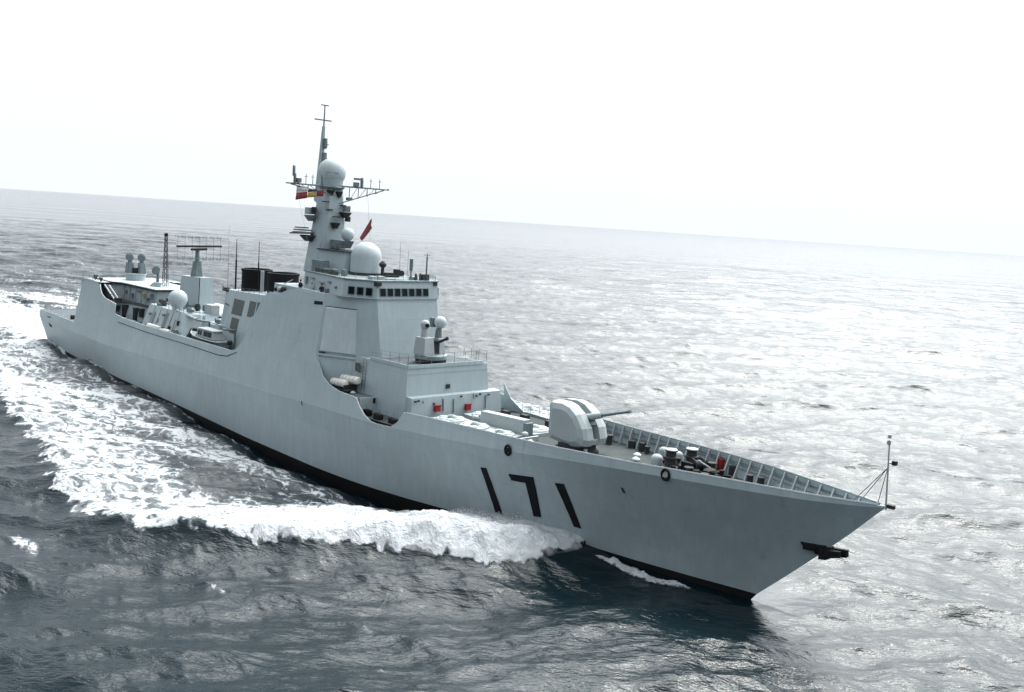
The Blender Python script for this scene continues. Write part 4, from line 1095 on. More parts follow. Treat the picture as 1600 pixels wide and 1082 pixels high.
# ship's boat on its cradle
bt_ = empty("motor_boat", (65.0, -6.3, 8.6), "white topped grey motor boat with a glazed cabin in its cradle amidships", "boat")
secs = []
for x, hw, zb, zg in ((59.8, 0.05, 9.75, 9.95), (60.8, 0.65, 9.2, 9.85), (62.5, 1.1, 8.9, 9.72), (65, 1.25, 8.8, 9.65), (68, 1.2, 8.85, 9.65), (69.4, 1.05, 8.95, 9.68)):
    secs.append([(x, -6.2 - hw, zg), (x, -6.2 - hw * 0.8, (zb + zg) / 2 - 0.1), (x, -6.2, zb), (x, -6.2 + hw * 0.8, (zb + zg) / 2 - 0.1), (x, -6.2 + hw, zg)])
bm_ = MB(); vs = [p for s_ in secs for p in s_]; fs = []
for i in range(len(secs) - 1):
    for j in range(4):
        fs.append((i * 5 + j, i * 5 + j + 1, (i + 1) * 5 + j + 1, (i + 1) * 5 + j))
    fs.append((i * 5, (i + 1) * 5, (i + 1) * 5 + 4, i * 5 + 4))
fs.append((25, 26, 27, 28, 29))
bm_.add(vs, fs).build("boat_hull", FIT, bt_)
MB().path([(s_[0][0], s_[0][1] - 0.03, s_[0][2]) for s_ in secs], 0.07, 5).build("fender_strip", PALE, bt_)
cabin = MB().loft([(62.4, -7.0, 9.7), (67.6, -7.0, 9.7), (67.6, -5.4, 9.7), (62.4, -5.4, 9.7)], [(63.1, -6.85, 10.75), (67.3, -6.85, 10.75), (67.3, -5.55, 10.75), (63.1, -5.55, 10.75)]).build("cabin", PALE, bt_)
MB().prism([(62.9, -6.95), (67.5, -6.95), (67.5, -5.45), (62.9, -5.45)], 10.75, 10.86).build("cabin_roof", PALE, bt_)
for (x0_, x1_) in ((63.1, 63.6), (63.75, 64.2), (64.7, 65.8), (65.9, 67.0)):
    MB().add([(x0_, -7.0, 9.95), (x1_, -7.0, 9.95), (x1_, -6.9, 10.6), (x0_, -6.9, 10.6)], [(0, 1, 2, 3)]).build("cabin_window", GLASS, bt_)
MB().add([(62.4 + 0.1, -6.8, 9.95), (62.4 + 0.1, -5.6, 9.95), (62.92, -5.7, 10.6), (62.92, -6.7, 10.6)], [(0, 1, 2, 3)]).build("windscreen", GLASS, bt_)
MB().box((62.5, -6.2, 8.35), (0.3, 2.0, 0.8)).box((67.5, -6.2, 8.35), (0.3, 2.0, 0.8)).build("boat_cradle", DARK, ship)
# davit frame over the boat
MB().path([(61.5, -4.6, 8.0), (61.5, -4.6, 11.3), (61.5, -6.4, 11.6)], 0.14, 6).path([(69.6, -5.0, 8.0), (69.6, -5.0, 11.2), (69.6, -6.7, 11.4)], 0.14, 6).tube((61.5, -4.6, 11.3), (69.6, -5.0, 11.2), 0.08, n=5).build("boat_davit", FIT, ship)

# ------------------------------------------------------------------ people
def person(loc, rz, label, cloth, lean=0.0, arms=0):
    e = empty("person", loc, label, "person", "sailors standing on deck", rz)
    def skin(name, verts, edges, rad, m, sub=1):
        me = bpy.data.meshes.new(name)
        me.from_pydata(verts, edges, [])
        o = bpy.data.objects.new(name, me)
        COL.objects.link(o)
        md = o.modifiers.new("skin", 'SKIN')
        for i, r in enumerate(rad):
            me.skin_vertices[0].data[i].radius = r
        me.skin_vertices[0].data[0].use_root = True
        s_ = o.modifiers.new("sub", 'SUBSURF'); s_.levels = sub; s_.render_levels = sub
        me.materials.append(m)
        o.parent = e
        return o
    f = 0.25 if arms else 0.04
    V = [(0, 0, 0.95), (0, 0, 1.15), (0.01, 0, 1.38), (0.02, 0, 1.5), (0.04, 0, 1.6), (0.05, 0, 1.74),
         (0.02, 0.19, 1.42), (f * 0.5, 0.25, 1.14), (0.05 + f, 0.2, 0.95 + f * 0.7), (0.09 + f, 0.19, 0.87 + f * 0.8),
         (0.02, -0.19, 1.42), (f * 0.5, -0.25, 1.14), (0.05 + f, -0.2, 0.95 + f * 0.7), (0.09 + f, -0.19, 0.87 + f * 0.8),
         (0, 0.1, 0.88), (0.02, 0.11, 0.5), (-0.01, 0.12, 0.08), (0.14, 0.13, 0.04),
         (0, -0.1, 0.88), (0.03, -0.11, 0.5), (0.0, -0.12, 0.08), (0.15, -0.13, 0.04)]
    E_ = [(0, 1), (1, 2), (2, 3), (3, 4), (4, 5), (2, 6), (6, 7), (7, 8), (8, 9), (2, 10), (10, 11), (11, 12), (12, 13), (0, 14), (14, 15), (15, 16), (16, 17), (0, 18), (18, 19), (19, 20), (20, 21)]
    rr = {0: (.13, .15), 1: (.11, .14), 2: (.12, .17), 3: (.055, .06), 4: (.085, .075), 5: (.08, .07), 6: (.06, .06), 7: (.045, .045), 8: (.035, .035), 9: (.04, .022), 14: (.085, .085), 15: (.06, .06), 16: (.045, .045), 17: (.04, .045)}
    rad = [rr.get(i, rr.get(i - 4, (.05, .05))) for i in range(len(V))]
    skin("body", V, E_, rad, SKIN, 2)
    keep = [0, 1, 2, 6, 7, 8, 10, 11, 12, 14, 15, 16, 17, 18, 19, 20, 21]
    mp = {k: i for i, k in enumerate(keep)}
    V2 = [V[k] for k in keep]; E2 = [(mp[a], mp[b]) for a, b in E_ if a in mp and b in mp]
    rad2 = [tuple(q + 0.028 for q in rad[k]) for k in keep]
    skin("uniform", V2, E2, rad2, cloth, 2)
    hair = MB().ball((0.03, 0, 1.68), 0.105, 12, 8, 1.0, 0.1).lathe([(0.14, 0), (0.15, 0.05), (0.05, 0.09)], (0.04, 0, 1.74), 12).build("cap", cloth, None, True)
    hair.parent = e
    return e
person((86.2, -5.55, 17.42), -1.2, "sailor in dark uniform standing aft on the starboard bridge wing", NAVY)
person((91.2, -5.85, 17.42), -0.9, "sailor in dark uniform leaning at the wing bulwark nearest the bridge windows", NAVY, arms=1)
person((88.4, -5.4, 17.42), -1.0, "sailor in pale clothing standing between two dark uniformed sailors on the bridge wing", KHAKI, arms=1)
person((56.0, 0.9, 11.72), -0.4, "sailor in dark uniform standing amidships just aft of the funnel casing", NAVY)
# wing bulwark equipment
MB().lathe([(0.1, 0), (0.08, 1.0), (0.28, 1.05), (0.25, 1.35)], (92.3, -5.95, 17.42), 10).build("pelorus", FIT, bridge)

# ------------------------------------------------------------------ flags
def flag(name, corners, m, label, n=10, amp=0.12):
    """cloth between a hoist edge (two points) and a fly edge (two points), rippled, thin solid"""
    a, b, c, d = [Vector(p) for p in corners]
    mb = MB(); vs = []
    nrm = (b - a).cross(d - a).normalized()
    for j in range(n + 1):
        for i in range(n + 1):
            u, v = i / n, j / n
            p = a.lerp(b, u).lerp(d.lerp(c, u), v) + nrm * amp * math.sin(u * 7 + v * 2.5) * u
            vs.append(p)
    m1 = n + 1
    off = len(vs)
    vs += [p + nrm * 0.02 for p in vs]
    fs = []
    for j in range(n):
        for i in range(n):
            q = j * m1 + i
            fs.append((q, q + 1, q + m1 + 1, q + m1)); fs.append((off + q, off + q + m1, off + q + m1 + 1, off + q + 1))
    for i in range(n):
        for (p, q) in ((i, i + 1), (n * m1 + i, n * m1 + i + 1), (i * m1, (i + 1) * m1), (i * m1 + n, (i + 1) * m1 + n)):
            fs.append((p, q, q + off, p + off))
    mb.add(vs, fs)
    o = mb.build(name, m, None, True, 60)
    tag(o, label, "flag", "flags flying from the mast halyards")
    return o
flag("flag", [(85.6, 4.2, 26.7), (85.7, 4.2, 25.55), (83.4, 4.4, 23.75), (83.0, 4.4, 24.25)], FRED, "plain red flag streaming on a halyard above the large white radome", 10, 0.1)
MB().tube((84.45, 4.2, 30.2), (86.2, 4.2, 20.3), 0.014, n=4).build("halyard", FIT, mast)
MB().tube((84.4, -5.6, 30.1), (88.5, -5.3, 20.3), 0.012, n=4).tube((84.4, -3.0, 30.1), (88.0, -4.5, 20.3), 0.012, n=4).build("halyard", FIT, mast)
# hoist of signal flags below the starboard yard
f1 = flag("signal_flag", [(84.5, -4.1, 29.3), (84.5, -4.1, 28.55), (84.3, -5.5, 28.25), (84.3, -5.45, 29.1)], FRED, "red and white signal flag, outermost below the starboard yardarm", 8, 0.08)
fw_ = flag("signal_flag_band", [(84.5, -4.1, 29.85), (84.5, -4.1, 29.32), (84.3, -5.45, 29.12), (84.3, -5.4, 29.8)], FWHI, None, 8, 0.08)
for k in ("category", "group"):
    if k in fw_: del fw_[k]
fw_.name = "white_band"; fw_.parent = f1
f2 = flag("signal_flag", [(84.7, -3.1, 29.35), (84.7, -3.1, 28.75), (84.5, -4.05, 28.6), (84.5, -4.05, 29.2)], FYEL, "yellow and black signal flag between two red ones below the yardarm", 8, 0.06)
fb_ = flag("signal_flag_band", [(84.7, -3.1, 29.65), (84.7, -3.1, 29.37), (84.5, -4.05, 29.22), (84.5, -4.05, 29.55)], FBLK, None, 8, 0.06)
for k in ("category", "group"):
    if k in fb_: del fb_[k]
fb_.name = "black_band"; fb_.parent = f2
flag("signal_flag", [(84.9, -2.2, 29.6), (84.9, -2.2, 28.9), (84.7, -3.0, 28.8), (84.7, -3.0, 29.5)], FRED, "small red signal flag closest to the mast below the yardarm", 8, 0.05)

# ------------------------------------------------------------------ sea
exec_sea = True
def segdist(px, py, poly):
    """distance to a polyline and side (+ when on the left of its direction) and arclength"""
    best = np.full(px.shape, 1e9, np.float32); sgn = np.ones(px.shape, np.float32); arc = np.zeros(px.shape, np.float32)
    s0 = 0.0
    for (ax, ay), (bx_, by_) in zip(poly, poly[1:]):
        dx, dy = bx_ - ax, by_ - ay
        L2 = dx * dx + dy * dy; L = math.sqrt(L2)
        t = np.clip(((px - ax) * dx + (py - ay) * dy) / L2, 0, 1)
        ex, ey = px - (ax + t * dx), py - (ay + t * dy)
        d = np.hypot(ex, ey)
        m = d < best
        cr = dx * (py - ay) - dy * (px - ax)
        best = np.where(m, d, best); sgn = np.where(m, np.sign(cr), sgn); arc = np.where(m, s0 + t * L, arc)
        s0 += L
    return best, sgn, arc
def smooth(a, b, x):
    t = np.clip((x - a) / (b - a), 0, 1)
    return t * t * (3 - 2 * t)
def vnoise(x, y, seed):
    """cheap value noise for laying out foam"""
    r = np.random.default_rng(seed).random((256, 256)).astype(np.float32)
    xi, yi = np.floor(x).astype(int), np.floor(y).astype(int)
    fx, fy = x - xi, y - yi
    fx = fx * fx * (3 - 2 * fx); fy = fy * fy * (3 - 2 * fy)
    g = lambda a, b: r[(xi + a) % 256, (yi + b) % 256]
    return (g(0, 0) * (1 - fx) + g(1, 0) * fx) * (1 - fy) + (g(0, 1) * (1 - fx) + g(1, 1) * fx) * fy
def fbm(x, y, seed, o=4):
    s_, a, t = 0, 1.0, 0
    for k in range(o):
        s_ = s_ + a * vnoise(x * 2 ** k + 17.3 * k, y * 2 ** k + 5.1 * k, seed + k); t += a; a *= 0.55
    return s_ / t

# grid: rings about the point below the camera, spacing growing with distance out to the horizon
view_az = yaw
az = np.concatenate([np.linspace(-R(50), R(50), 1480), np.linspace(R(50), 2 * math.pi - R(50), 460)[1:-1]]) + view_az
dep = np.concatenate([np.linspace(R(80), R(36), 50), np.linspace(R(36), R(12), 480)[1:], np.linspace(R(12), R(1.5), 680)[1:], np.geomspace(R(1.5), R(0.035), 60)[1:]])
rad = CAM.z / np.tan(dep)
A, RR = np.meshgrid(az, rad)
X = (CAM.x + RR * np.cos(A)).astype(np.float32); Y = (CAM.y + RR * np.sin(A)).astype(np.float32)
dr = np.gradient(rad)[:, None] * np.ones_like(A)
dense = (np.abs(((A - view_az + math.pi) % (2 * math.pi)) - math.pi) < R(50.1))
da = RR * np.where(dense, R(100) / 1480, R(260) / 460)
Z = np.zeros_like(X); DX = np.zeros_like(X); DY = np.zeros_like(X)
lost = np.zeros_like(X); tot = 0.0
wind = view_az + R(172)                    # waves run towards the camera, a little to one side
NW = 100
lam = np.concatenate([np.exp(rng.uniform(math.log(0.8), math.log(30), NW - 4)), [26.0, 33.0, 41.0, 52.0]])
for i, L in enumerate(lam):
    th = wind + rng.normal(0, 0.7 if L < 8 else 0.5)
    k = 2 * math.pi / L
    kx, ky = k * math.cos(th), k * math.sin(th)
    slope = 0.028 * (0.85 if L < 2.5 else 1.3 if L < 10 else 1.05) * (0.8 if L > 20 else 1)
    a = slope / k
    cosr = np.cos(A - th)
    # a wave is kept only where the grid can carry it
    ok = smooth(2.2, 4.0, L / np.maximum(np.abs(cosr) * dr + 1e-6, np.sqrt(1 - cosr ** 2) * da))
    ph = kx * X + ky * Y + rng.uniform(0, 6.283)
    env = 0.7 + 0.6 * vnoise(X / (L * 5) + i * 3.7, Y / (L * 5) + i * 1.3, 40 + i)
    s_, c_ = np.sin(ph), np.cos(ph)
    Z += a * ok * env * c_
    DX -= 0.9 * a * ok * env * math.cos(th) * s_; DY -= 0.9 * a * ok * env * math.sin(th) * s_
    lost += (1 - ok) * slope ** 2; tot += slope ** 2
lost = np.sqrt(lost / tot).astype(np.float32)

hb_ = np.interp(X, WX, WB)
calm = np.exp(-(np.clip(np.abs(Y) - hb_, 0, None) / 8.0) ** 2) * smooth(122, 128, X) * (1 - smooth(146.5, 151, X))   # the unbroken sheet that rides up ahead of the bow wave
Z *= 1 - 0.7 * calm; DX *= 1 - 0.7 * calm; DY *= 1 - 0.7 * calm
# ship wave: height along the hull side and a diverging bow crest
ay = np.abs(Y)
hb = np.interp(X, WX, WB)
d = ay - hb                                         # distance out from the side
near = np.interp(X, [-60, -20, 0, 15, 40, 60, 72, 82, 92, 103, 112, 117, 121, 125, 129, 134, 140, 145, 150, 156],
                 [0, 0.5, 0.7, 0.3, 0.1, -0.2, -0.75, -1.25, -1.6, -1.75, -1.4, -0.6, 0.1, 0.6, 0.6, 0.15, -0.1, -0.3, -0.25, 0])
fall = np.exp(-np.clip(d, 0, None) / np.interp(X, [60, 90, 118, 128, 146], [14, 8, 5, 3.2, 2.0]))
Z += near * np.where(d < 0, 1, fall)
OUT = [(130.6, 5.2), (130.4, 9.8), (128.6, 13.2), (123.2, 17.4), (118.8, 22.4), (113.2, 28.8), (106.4, 33.0), (99.8, 34.8), (92, 34.4), (82, 32.6), (70, 30.4), (54, 28.2), (30, 27.5), (0, 30), (-60, 44)]
do, so_, arc = segdist(X, ay, OUT)
ins = do * so_                                     # + inside (towards the ship and aft), - outside
if True:
    test = segdist(np.array([110.0]), np.array([20.0]), OUT)[1][0]
    if test < 0: ins = -ins
ridge = np.interp(arc, [0, 4, 10, 25, 45, 70, 120, 200], [0.5, 1.5, 1.9, 1.25, 0.9, 0.6, 0.4, 0.1])
q_ = ins - 1.7
Z += ridge * np.exp(-(np.where(q_ > 0, q_ / 3.8, q_ / 1.9)) ** 2)
Z -= 0.55 * ridge * np.exp(-((ins + 6.0) / 4.0) ** 2)

# foam cover 0..1
n1 = fbm(X / 7.0, Y / 4.0, 3); n2 = fbm(X / 2.6 + Y / 9, Y / 1.7, 9); n3 = fbm((X * 0.94 + Y * 0.34) / 16, (Y * 0.94 - X * 0.34) / 3.2, 21)
en = np.interp(arc, [0, 8, 25, 50], [0.35, 0.45, 0.8, 1.0])
edge = ins + ((n2 - 0.5) * 3.0 + (n1 - 0.5) * 3.0 + (fbm(X / 0.8, Y / 0.8, 61, 3) - 0.5) * 1.6) * en
band_w = np.interp(arc, [0, 12, 22, 35, 60, 110], [7.5, 11.0, 14.0, 16, 17, 21])
pk = np.interp(arc, [0, 18, 32, 50, 80, 140, 220], [1.0, 0.92, 0.66, 0.56, 0.535, 0.49, 0.25])
e0 = np.interp(arc, [0, 6, 25, 45], [-0.5, -1.3, -0.8, -0.3])
F = pk * smooth(e0, e0 + 1.2, edge) * (1 - smooth(band_w * 0.45, band_w * 1.25, edge)) * (d > 0.0)
# lacy remains between the crest and the hull
lace = smooth(-0.2, 2.0, edge) * np.interp(X, [-150, -40, 20, 70, 95, 112, 119], [0.3, 0.58, 0.6, 0.53, 0.48, 0.36, 0.12]) * smooth(0.3, 2.5, d)
lace = lace * (0.35 + 1.15 * n3)
F = np.maximum(F, lace)
# thin run of foam along the side, and the small roll under the bow flare
dd = d + (n2 - 0.5) * 1.2 + (n1 - 0.5) * 0.8
F = np.maximum(F, 0.75 * np.exp(-((dd - 0.5) / 0.5) ** 2) * np.interp(X, [0, 20, 60, 100, 112, 116], [0.9, 0.8, 0.6, 0.55, 0.5, 0]))
F = np.maximum(F, (0.35 + 1.1 * fbm(X / 1.1, Y / 0.6, 91, 3)) * np.exp(-((dd - 1.35 - 0.0 * X) / np.interp(X, [132, 135, 138, 141], [0.35, 0.55, 0.6, 0.3])) ** 2) * smooth(131.8, 133.5, X) * (1 - smooth(140.3, 142, X)))
# stern wake
F = np.maximum(F, (1 - smooth(0, 3, X)) * (1 - smooth(6, 13, ay + (n1 - .5) * 6)) * np.interp(X, [-200, -60, 0], [0.35, 0.62, 0.72]))
# scattered breaking crests
cap = smooth(0.62, 0.8, fbm(X / 9, Y / 5, 33, 3)) * smooth(0.35, 0.9, Z) * (ins < -4)
F = np.maximum(F, 0.5 * cap)
for (cx, cy, r_) in ((130.9, -26.6, 1.3), (130.0, -27.4, 0.9), (137.6, -29.3, 1.0), (121.4, -32.1, 1.0), (104.0, -40.2, 1.8)):
    F = np.maximum(F, 0.68 * np.exp(-(((X - cx) + 0.5 * (Y - cy)) ** 2 * 0.5 + ((Y - cy) * 2.2) ** 2) / r_ ** 2 / 2) * np.clip(n2 * 1.6 - 0.15, 0, 1))
# churned foam stands up in lumps
Z += smooth(0.35, 0.95, F) * (0.75 * (fbm(X / 1.2, Y / 1.2, 51) - 0.35) + 0.3 * (n2 - 0.4) + 0.35 * (fbm(X / 0.42, Y / 0.42, 77, 3) - 0.4)) * smooth(0.2, 1.5, d + 0.6)
X = X + DX; Y = Y + DY
nr, na = X.shape
co = np.stack([X, Y, Z], -1).reshape(-1, 3).astype(np.float32)
ii = np.arange(nr - 1)[:, None] * na; jj = np.arange(na)[None, :]; jn = (jj + 1) % na
quads = np.stack([ii + jj, ii + jn, ii + na + jn, ii + na + jj], -1).reshape(-1, 4).astype(np.int32)
# close the hole under the camera with one polygon fan
ctr = len(co)
co = np.vstack([co, [[CAM.x, CAM.y, 0]]]).astype(np.float32)
tris = np.stack([np.full(na, ctr), (np.arange(na) + 1) % na, np.arange(na)], -1).astype(np.int32)
me = bpy.data.meshes.new("sea")
me.vertices.add(len(co)); me.vertices.foreach_set("co", co.ravel())
nl = quads.size + tris.size
me.loops.add(nl)
me.loops.foreach_set("vertex_index", np.concatenate([quads[:, ::-1].ravel(), tris.ravel()]))
me.polygons.add(len(quads) + len(tris))
ls = np.concatenate([np.arange(len(quads)) * 4, quads.size + np.arange(len(tris)) * 3]).astype(np.int32)
me.polygons.foreach_set("loop_start", ls)
me.update(calc_edges=True)
me.polygons.foreach_set("use_smooth", np.ones(len(me.polygons), bool))
fa = me.attributes.new("foam", 'FLOAT', 'POINT'); fa.data.foreach_set("value", np.append(F.ravel(), 0).astype(np.float32))
la_ = me.attributes.new("fine", 'FLOAT', 'POINT'); la_.data.foreach_set("value", np.append(lost.ravel(), 0).astype(np.float32))
ca_ = me.attributes.new("calm", 'FLOAT', 'POINT'); ca_.data.foreach_set("value", np.append(calm.ravel(), 0).astype(np.float32))
sea = bpy.data.objects.new("sea", me); COL.objects.link(sea)
tag(sea, kind='structure')
# the normals must face up
if me.polygons[0].normal.z < 0:
    me.flip_normals()

m = bpy.data.materials.new("sea_water"); m.use_nodes = True
n, l = m.node_tree.nodes, m.node_tree.links
n.clear()
out = n.new('ShaderNodeOutputMaterial')
wat = n.new('ShaderNodeBsdfPrincipled')
wat.inputs['Base Color'].default_value = (0.002, 0.0095, 0.0135, 1)
wat.inputs['Roughness'].default_value = 0.05
wat.inputs['IOR'].default_value = 1.333
foamb = n.new('ShaderNodeBsdfPrincipled')
foamb.inputs['Base Color'].default_value = (0.64, 0.67, 0.69, 1)
foamb.inputs['Roughness'].default_value = 0.9
tcn = n.new('ShaderNodeTexCoord')
def noise(scale, detail, rough=0.6, vec=None, dist=0.0):
    t = n.new('ShaderNodeTexNoise')
    t.inputs['Scale'].default_value = scale; t.inputs['Detail'].default_value = detail; t.inputs['Roughness'].default_value = rough; t.inputs['Distortion'].default_value = dist
    l.new(vec or tcn.outputs['Object'], t.inputs['Vector'])
    return t.outputs['Fac']
def math_(op, a, b, clamp=False):
    q = n.new('ShaderNodeMath'); q.operation = op; q.use_clamp = clamp
    for i_, v in enumerate((a, b)):
        if isinstance(v, (int, float)): q.inputs[i_].default_value = v
        else: l.new(v, q.inputs[i_])
    return q.outputs['Value']
at_f = n.new('ShaderNodeAttribute'); at_f.attribute_name = "foam"
at_l = n.new('ShaderNodeAttribute'); at_l.attribute_name = "fine"
# wind direction stretched coordinates for ripples
mp = n.new('ShaderNodeMapping'); mp.vector_type = 'POINT'
mp.inputs['Rotation'].default_value = (0, 0, -wind)
l.new(tcn.outputs['Object'], mp.inputs['Vector'])
mp2 = n.new('ShaderNodeMapping'); mp2.inputs['Scale'].default_value = (1.0, 0.36, 1.0)
l.new(mp.outputs['Vector'], mp2.inputs['Vector'])
rv = mp2.outputs['Vector']
ripple = math_('ADD', math_('ADD', math_('MULTIPLY', noise(0.9, 3, 0.5, rv, 0.2), 0.20), math_('MULTIPLY', noise(2.6, 3, 0.55, rv, 0.3), 0.20)), math_('MULTIPLY', noise(7.5, 3, 0.55, rv, 0.2), 0.085))
bp1 = n.new('ShaderNodeBump'); bp1.inputs['Strength'].default_value = 1.0; bp1.inputs['Distance'].default_value = 0.55
at_c = n.new('ShaderNodeAttribute'); at_c.attribute_name = "calm"
l.new(math_('MULTIPLY', ripple, math_('SUBTRACT', 1.0, math_('MULTIPLY', at_c.outputs['Fac'], 0.7))), bp1.inputs['Height'])
# longer waves that the far grid cannot carry
far = math_('ADD', math_('ADD', math_('MULTIPLY', noise(0.34, 3, 0.55, rv, 0.4), 0.5), math_('MULTIPLY', noise(0.12, 3, 0.55, rv, 0.4), 1.0)), math_('ADD', math_('MULTIPLY', noise(0.035, 4, 0.6, rv, 0.4), 2.6), math_('MULTIPLY', noise(0.009, 4, 0.65, rv, 0.4), 9.0)))
longw = math_('MULTIPLY', far, at_l.outputs['Fac'])
bp2 = n.new('ShaderNodeBump'); bp2.inputs['Strength'].default_value = 1.0; bp2.inputs['Distance'].default_value = 1.35
l.new(longw, bp2.inputs['Height']); l.new(bp1.outputs['Normal'], bp2.inputs['Normal'])
l.new(bp2.outputs['Normal'], wat.inputs['Normal'])
# foam mask: cover value against broken-up noise, holes and strings
# coordinates drawn out along the ship's track, pushed about by a slow noise
mpf = n.new('ShaderNodeMapping'); mpf.inputs['Rotation'].default_value = (0, 0, R(-14)); mpf.inputs['Scale'].default_value = (0.5, 1.0, 1.0)
wob = n.new('ShaderNodeTexNoise'); wob.inputs['Scale'].default_value = 0.35; wob.inputs['Detail'].default_value = 4
l.new(tcn.outputs['Object'], wob.inputs['Vector'])
sc_ = n.new('ShaderNodeVectorMath'); sc_.operation = 'SCALE'; sc_.inputs['Scale'].default_value = 5.0
l.new(wob.outputs['Color'], sc_.inputs[0])
ad = n.new('ShaderNodeVectorMath'); ad.operation = 'ADD'
l.new(tcn.outputs['Object'], ad.inputs[0]); l.new(sc_.outputs['Vector'], ad.inputs[1])
l.new(ad.outputs['Vector'], mpf.inputs['Vector'])
fv = mpf.outputs['Vector']
def web(scale, width):
    v_ = n.new('ShaderNodeTexVoronoi'); v_.feature = 'DISTANCE_TO_EDGE'; v_.inputs['Scale'].default_value = scale
    l.new(fv, v_.inputs['Vector'])
    return math_('MULTIPLY', v_.outputs['Distance'], width, True)
nz = math_('ADD', math_('ADD', math_('MULTIPLY', noise(0.55, 6, 0.62, fv), 0.52), math_('MULTIPLY', noise(2.2, 6, 0.65, fv), 0.18)), math_('ADD', math_('MULTIPLY', web(0.6, 2.2), 0.26), math_('MULTIPLY', web(1.9, 2.2), 0.12)))
cover = math_('ADD', math_('MULTIPLY', at_f.outputs['Fac'], 1.0), -0.02)
dif = math_('SUBTRACT', cover, math_('ADD', math_('MULTIPLY', math_('SUBTRACT', nz, 0.5), 1.3), 0.5))
mr = n.new('ShaderNodeMapRange'); mr.interpolation_type = 'SMOOTHSTEP'
l.new(dif, mr.inputs['Value'])
mr.inputs['From Min'].default_value = -0.03; mr.inputs['From Max'].default_value = 0.17
thin = n.new('ShaderNodeMapRange'); thin.interpolation_type = 'SMOOTHSTEP'
l.new(dif, thin.inputs['Value'])
thin.inputs['From Min'].default_value = -0.30; thin.inputs['From Max'].default_value = 0.05; thin.inputs['To Max'].default_value = 0.26
mrx = math_('MAXIMUM', mr.outputs['Result'], math_('MULTIPLY', thin.outputs['Result'], math_('MULTIPLY', math_('SUBTRACT', at_f.outputs['Fac'], 0.32), 4.0, True)))
fb = n.new('ShaderNodeBump'); fb.inputs['Distance'].default_value = 0.6; fb.inputs['Strength'].default_value = 1.0
l.new(math_('ADD', noise(1.2, 8, 0.7, fv), math_('MULTIPLY', nz, -0.8)), fb.inputs['Height'])
l.new(fb.outputs['Normal'], foamb.inputs['Normal'])
mixf = n.new('ShaderNodeMixShader')
l.new(mrx, mixf.inputs['Fac']); l.new(wat.outputs['BSDF'], mixf.inputs[1]); l.new(foamb.outputs['BSDF'], mixf.inputs[2])
l.new(mixf.outputs['Shader'], out.inputs['Surface'])
me.materials.append(m)

# ------------------------------------------------------------------ spray thrown off the bow wave
FOAM = mat("spray_white", (0.85, 0.87, 0.88), 0.9)
drops = MB()
oct_v = [(1, 0, 0), (-1, 0, 0), (0, 1, 0), (0, -1, 0), (0, 0, 1), (0, 0, -1)]
oct_f = [(0, 2, 4), (2, 1, 4), (1, 3, 4), (3, 0, 4), (2, 0, 5), (1, 2, 5), (3, 1, 5), (0, 3, 5)]
for k in range(26000):
    t = random.random() ** 1.15
    x = 130.2 - 12.5 * t + random.gauss(0, 0.35)
    hbx = I(x, WX, WB)
    base = I(x, [117, 122, 127, 130.5], [16.5, 14.5, 11.6, 5.8])
    y = hbx + 0.1 + (base - hbx) * random.random() ** 0.9
    lift = max(0.05, 1.0 - abs(x - 125) / 8.5)
    zz = 0.55 + 0.25 * lift + lift * (0.2 + min(random.expovariate(2.2), 1.5) * 0.6)
    s_ = random.choice((0.012, 0.016, 0.022, 0.03, 0.042))
    sg = -1 if k % 5 else 1
    drops.add([(x + vx * s_, sg * (y + vy * s_), zz + vz * s_) for vx, vy, vz in oct_v], oct_f)
tag(drops.build("sea_spray", FOAM, None), "white spray thrown up by the bow wave", "spray", None, 'stuff')

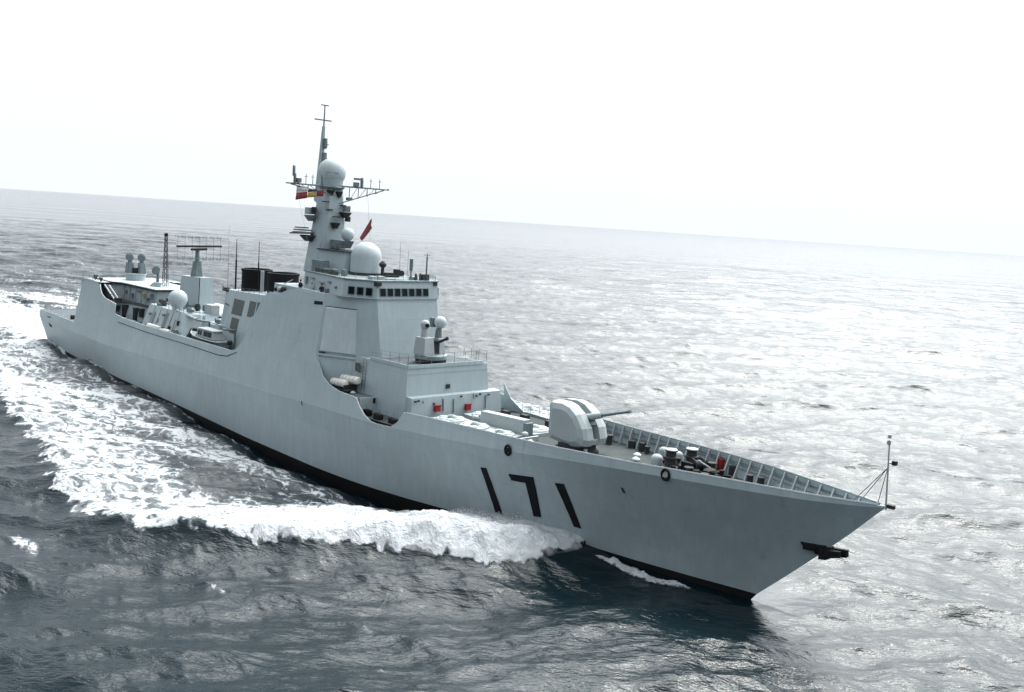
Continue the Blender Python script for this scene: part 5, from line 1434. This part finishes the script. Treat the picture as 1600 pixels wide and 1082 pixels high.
# fine mist hanging over the breaking bow wave: a closed lumpy body of thin scattering air, one each side
def mist(sg):
    line = [(131.2, 4.6, 0.2), (130.4, 6.2, 0.8), (129.0, 7.8, 1.1), (126.6, 9.4, 1.3), (123.8, 10.9, 1.3), (120.6, 12.8, 1.1), (117.4, 15.4, 0.8), (114.8, 18.0, 0.4)]
    wid = [0.4, 2.4, 3.9, 4.8, 5.2, 5.2, 4.6, 2.4]
    mb = MB(); n = 14; vs = []; fs = []
    for (x, y, h), w in zip(line, wid):
        for i in range(n):
            t = 2 * math.pi * i / n
            vs.append((x + 0.45 * w * math.cos(t) * 0.5, sg * (y + w * math.cos(t)), 0.55 + (h * 1.15 if math.sin(t) > 0 else 1.2) * math.sin(t)))
    for k in range(len(line) - 1):
        for i in range(n):
            j = (i + 1) % n
            fs.append((k * n + i, k * n + j, (k + 1) * n + j, (k + 1) * n + i))
    fs += [tuple(range(n)), tuple(range((len(line) - 1) * n, len(line) * n))]
    return mb.add(vs, fs)
mv = bpy.data.materials.new("spray_mist"); mv.use_nodes = True
n, l = mv.node_tree.nodes, mv.node_tree.links
n.clear()
out = n.new('ShaderNodeOutputMaterial'); pv = n.new('ShaderNodeVolumePrincipled')
pv.inputs['Color'].default_value = (0.985, 0.99, 1.0, 1); pv.inputs['Anisotropy'].default_value = 0.2
tcn = n.new('ShaderNodeTexCoord')
sp_ = n.new('ShaderNodeSeparateXYZ'); l.new(tcn.outputs['Object'], sp_.inputs[0])
nz1 = noise(0.75, 6, 0.62); 
hgt = n.new('ShaderNodeMapRange'); hgt.inputs['From Min'].default_value = 0.3; hgt.inputs['From Max'].default_value = 2.4; hgt.inputs['To Min'].default_value = 0.38; hgt.inputs['To Max'].default_value = 0.66
l.new(sp_.outputs['Z'], hgt.inputs['Value'])
den = math_('MULTIPLY', math_('SUBTRACT', nz1, hgt.outputs['Result'], True), 12.0)
l.new(den, pv.inputs['Density'])
l.new(pv.outputs['Volume'], out.inputs['Volume'])
for sg in (-1, 1):
    o = mist(sg).build("sea_spray_mist", mv, None, True)
    tag(o, "fine white mist over the breaking bow wave on the " + ("starboard" if sg < 0 else "port") + " side of the ship", "spray", None, 'stuff')
S.cycles.volume_step_rate = 1.0
S.cycles.volume_max_steps = 64
S.cycles.volume_bounces = 8
S.cycles.max_bounces = 12
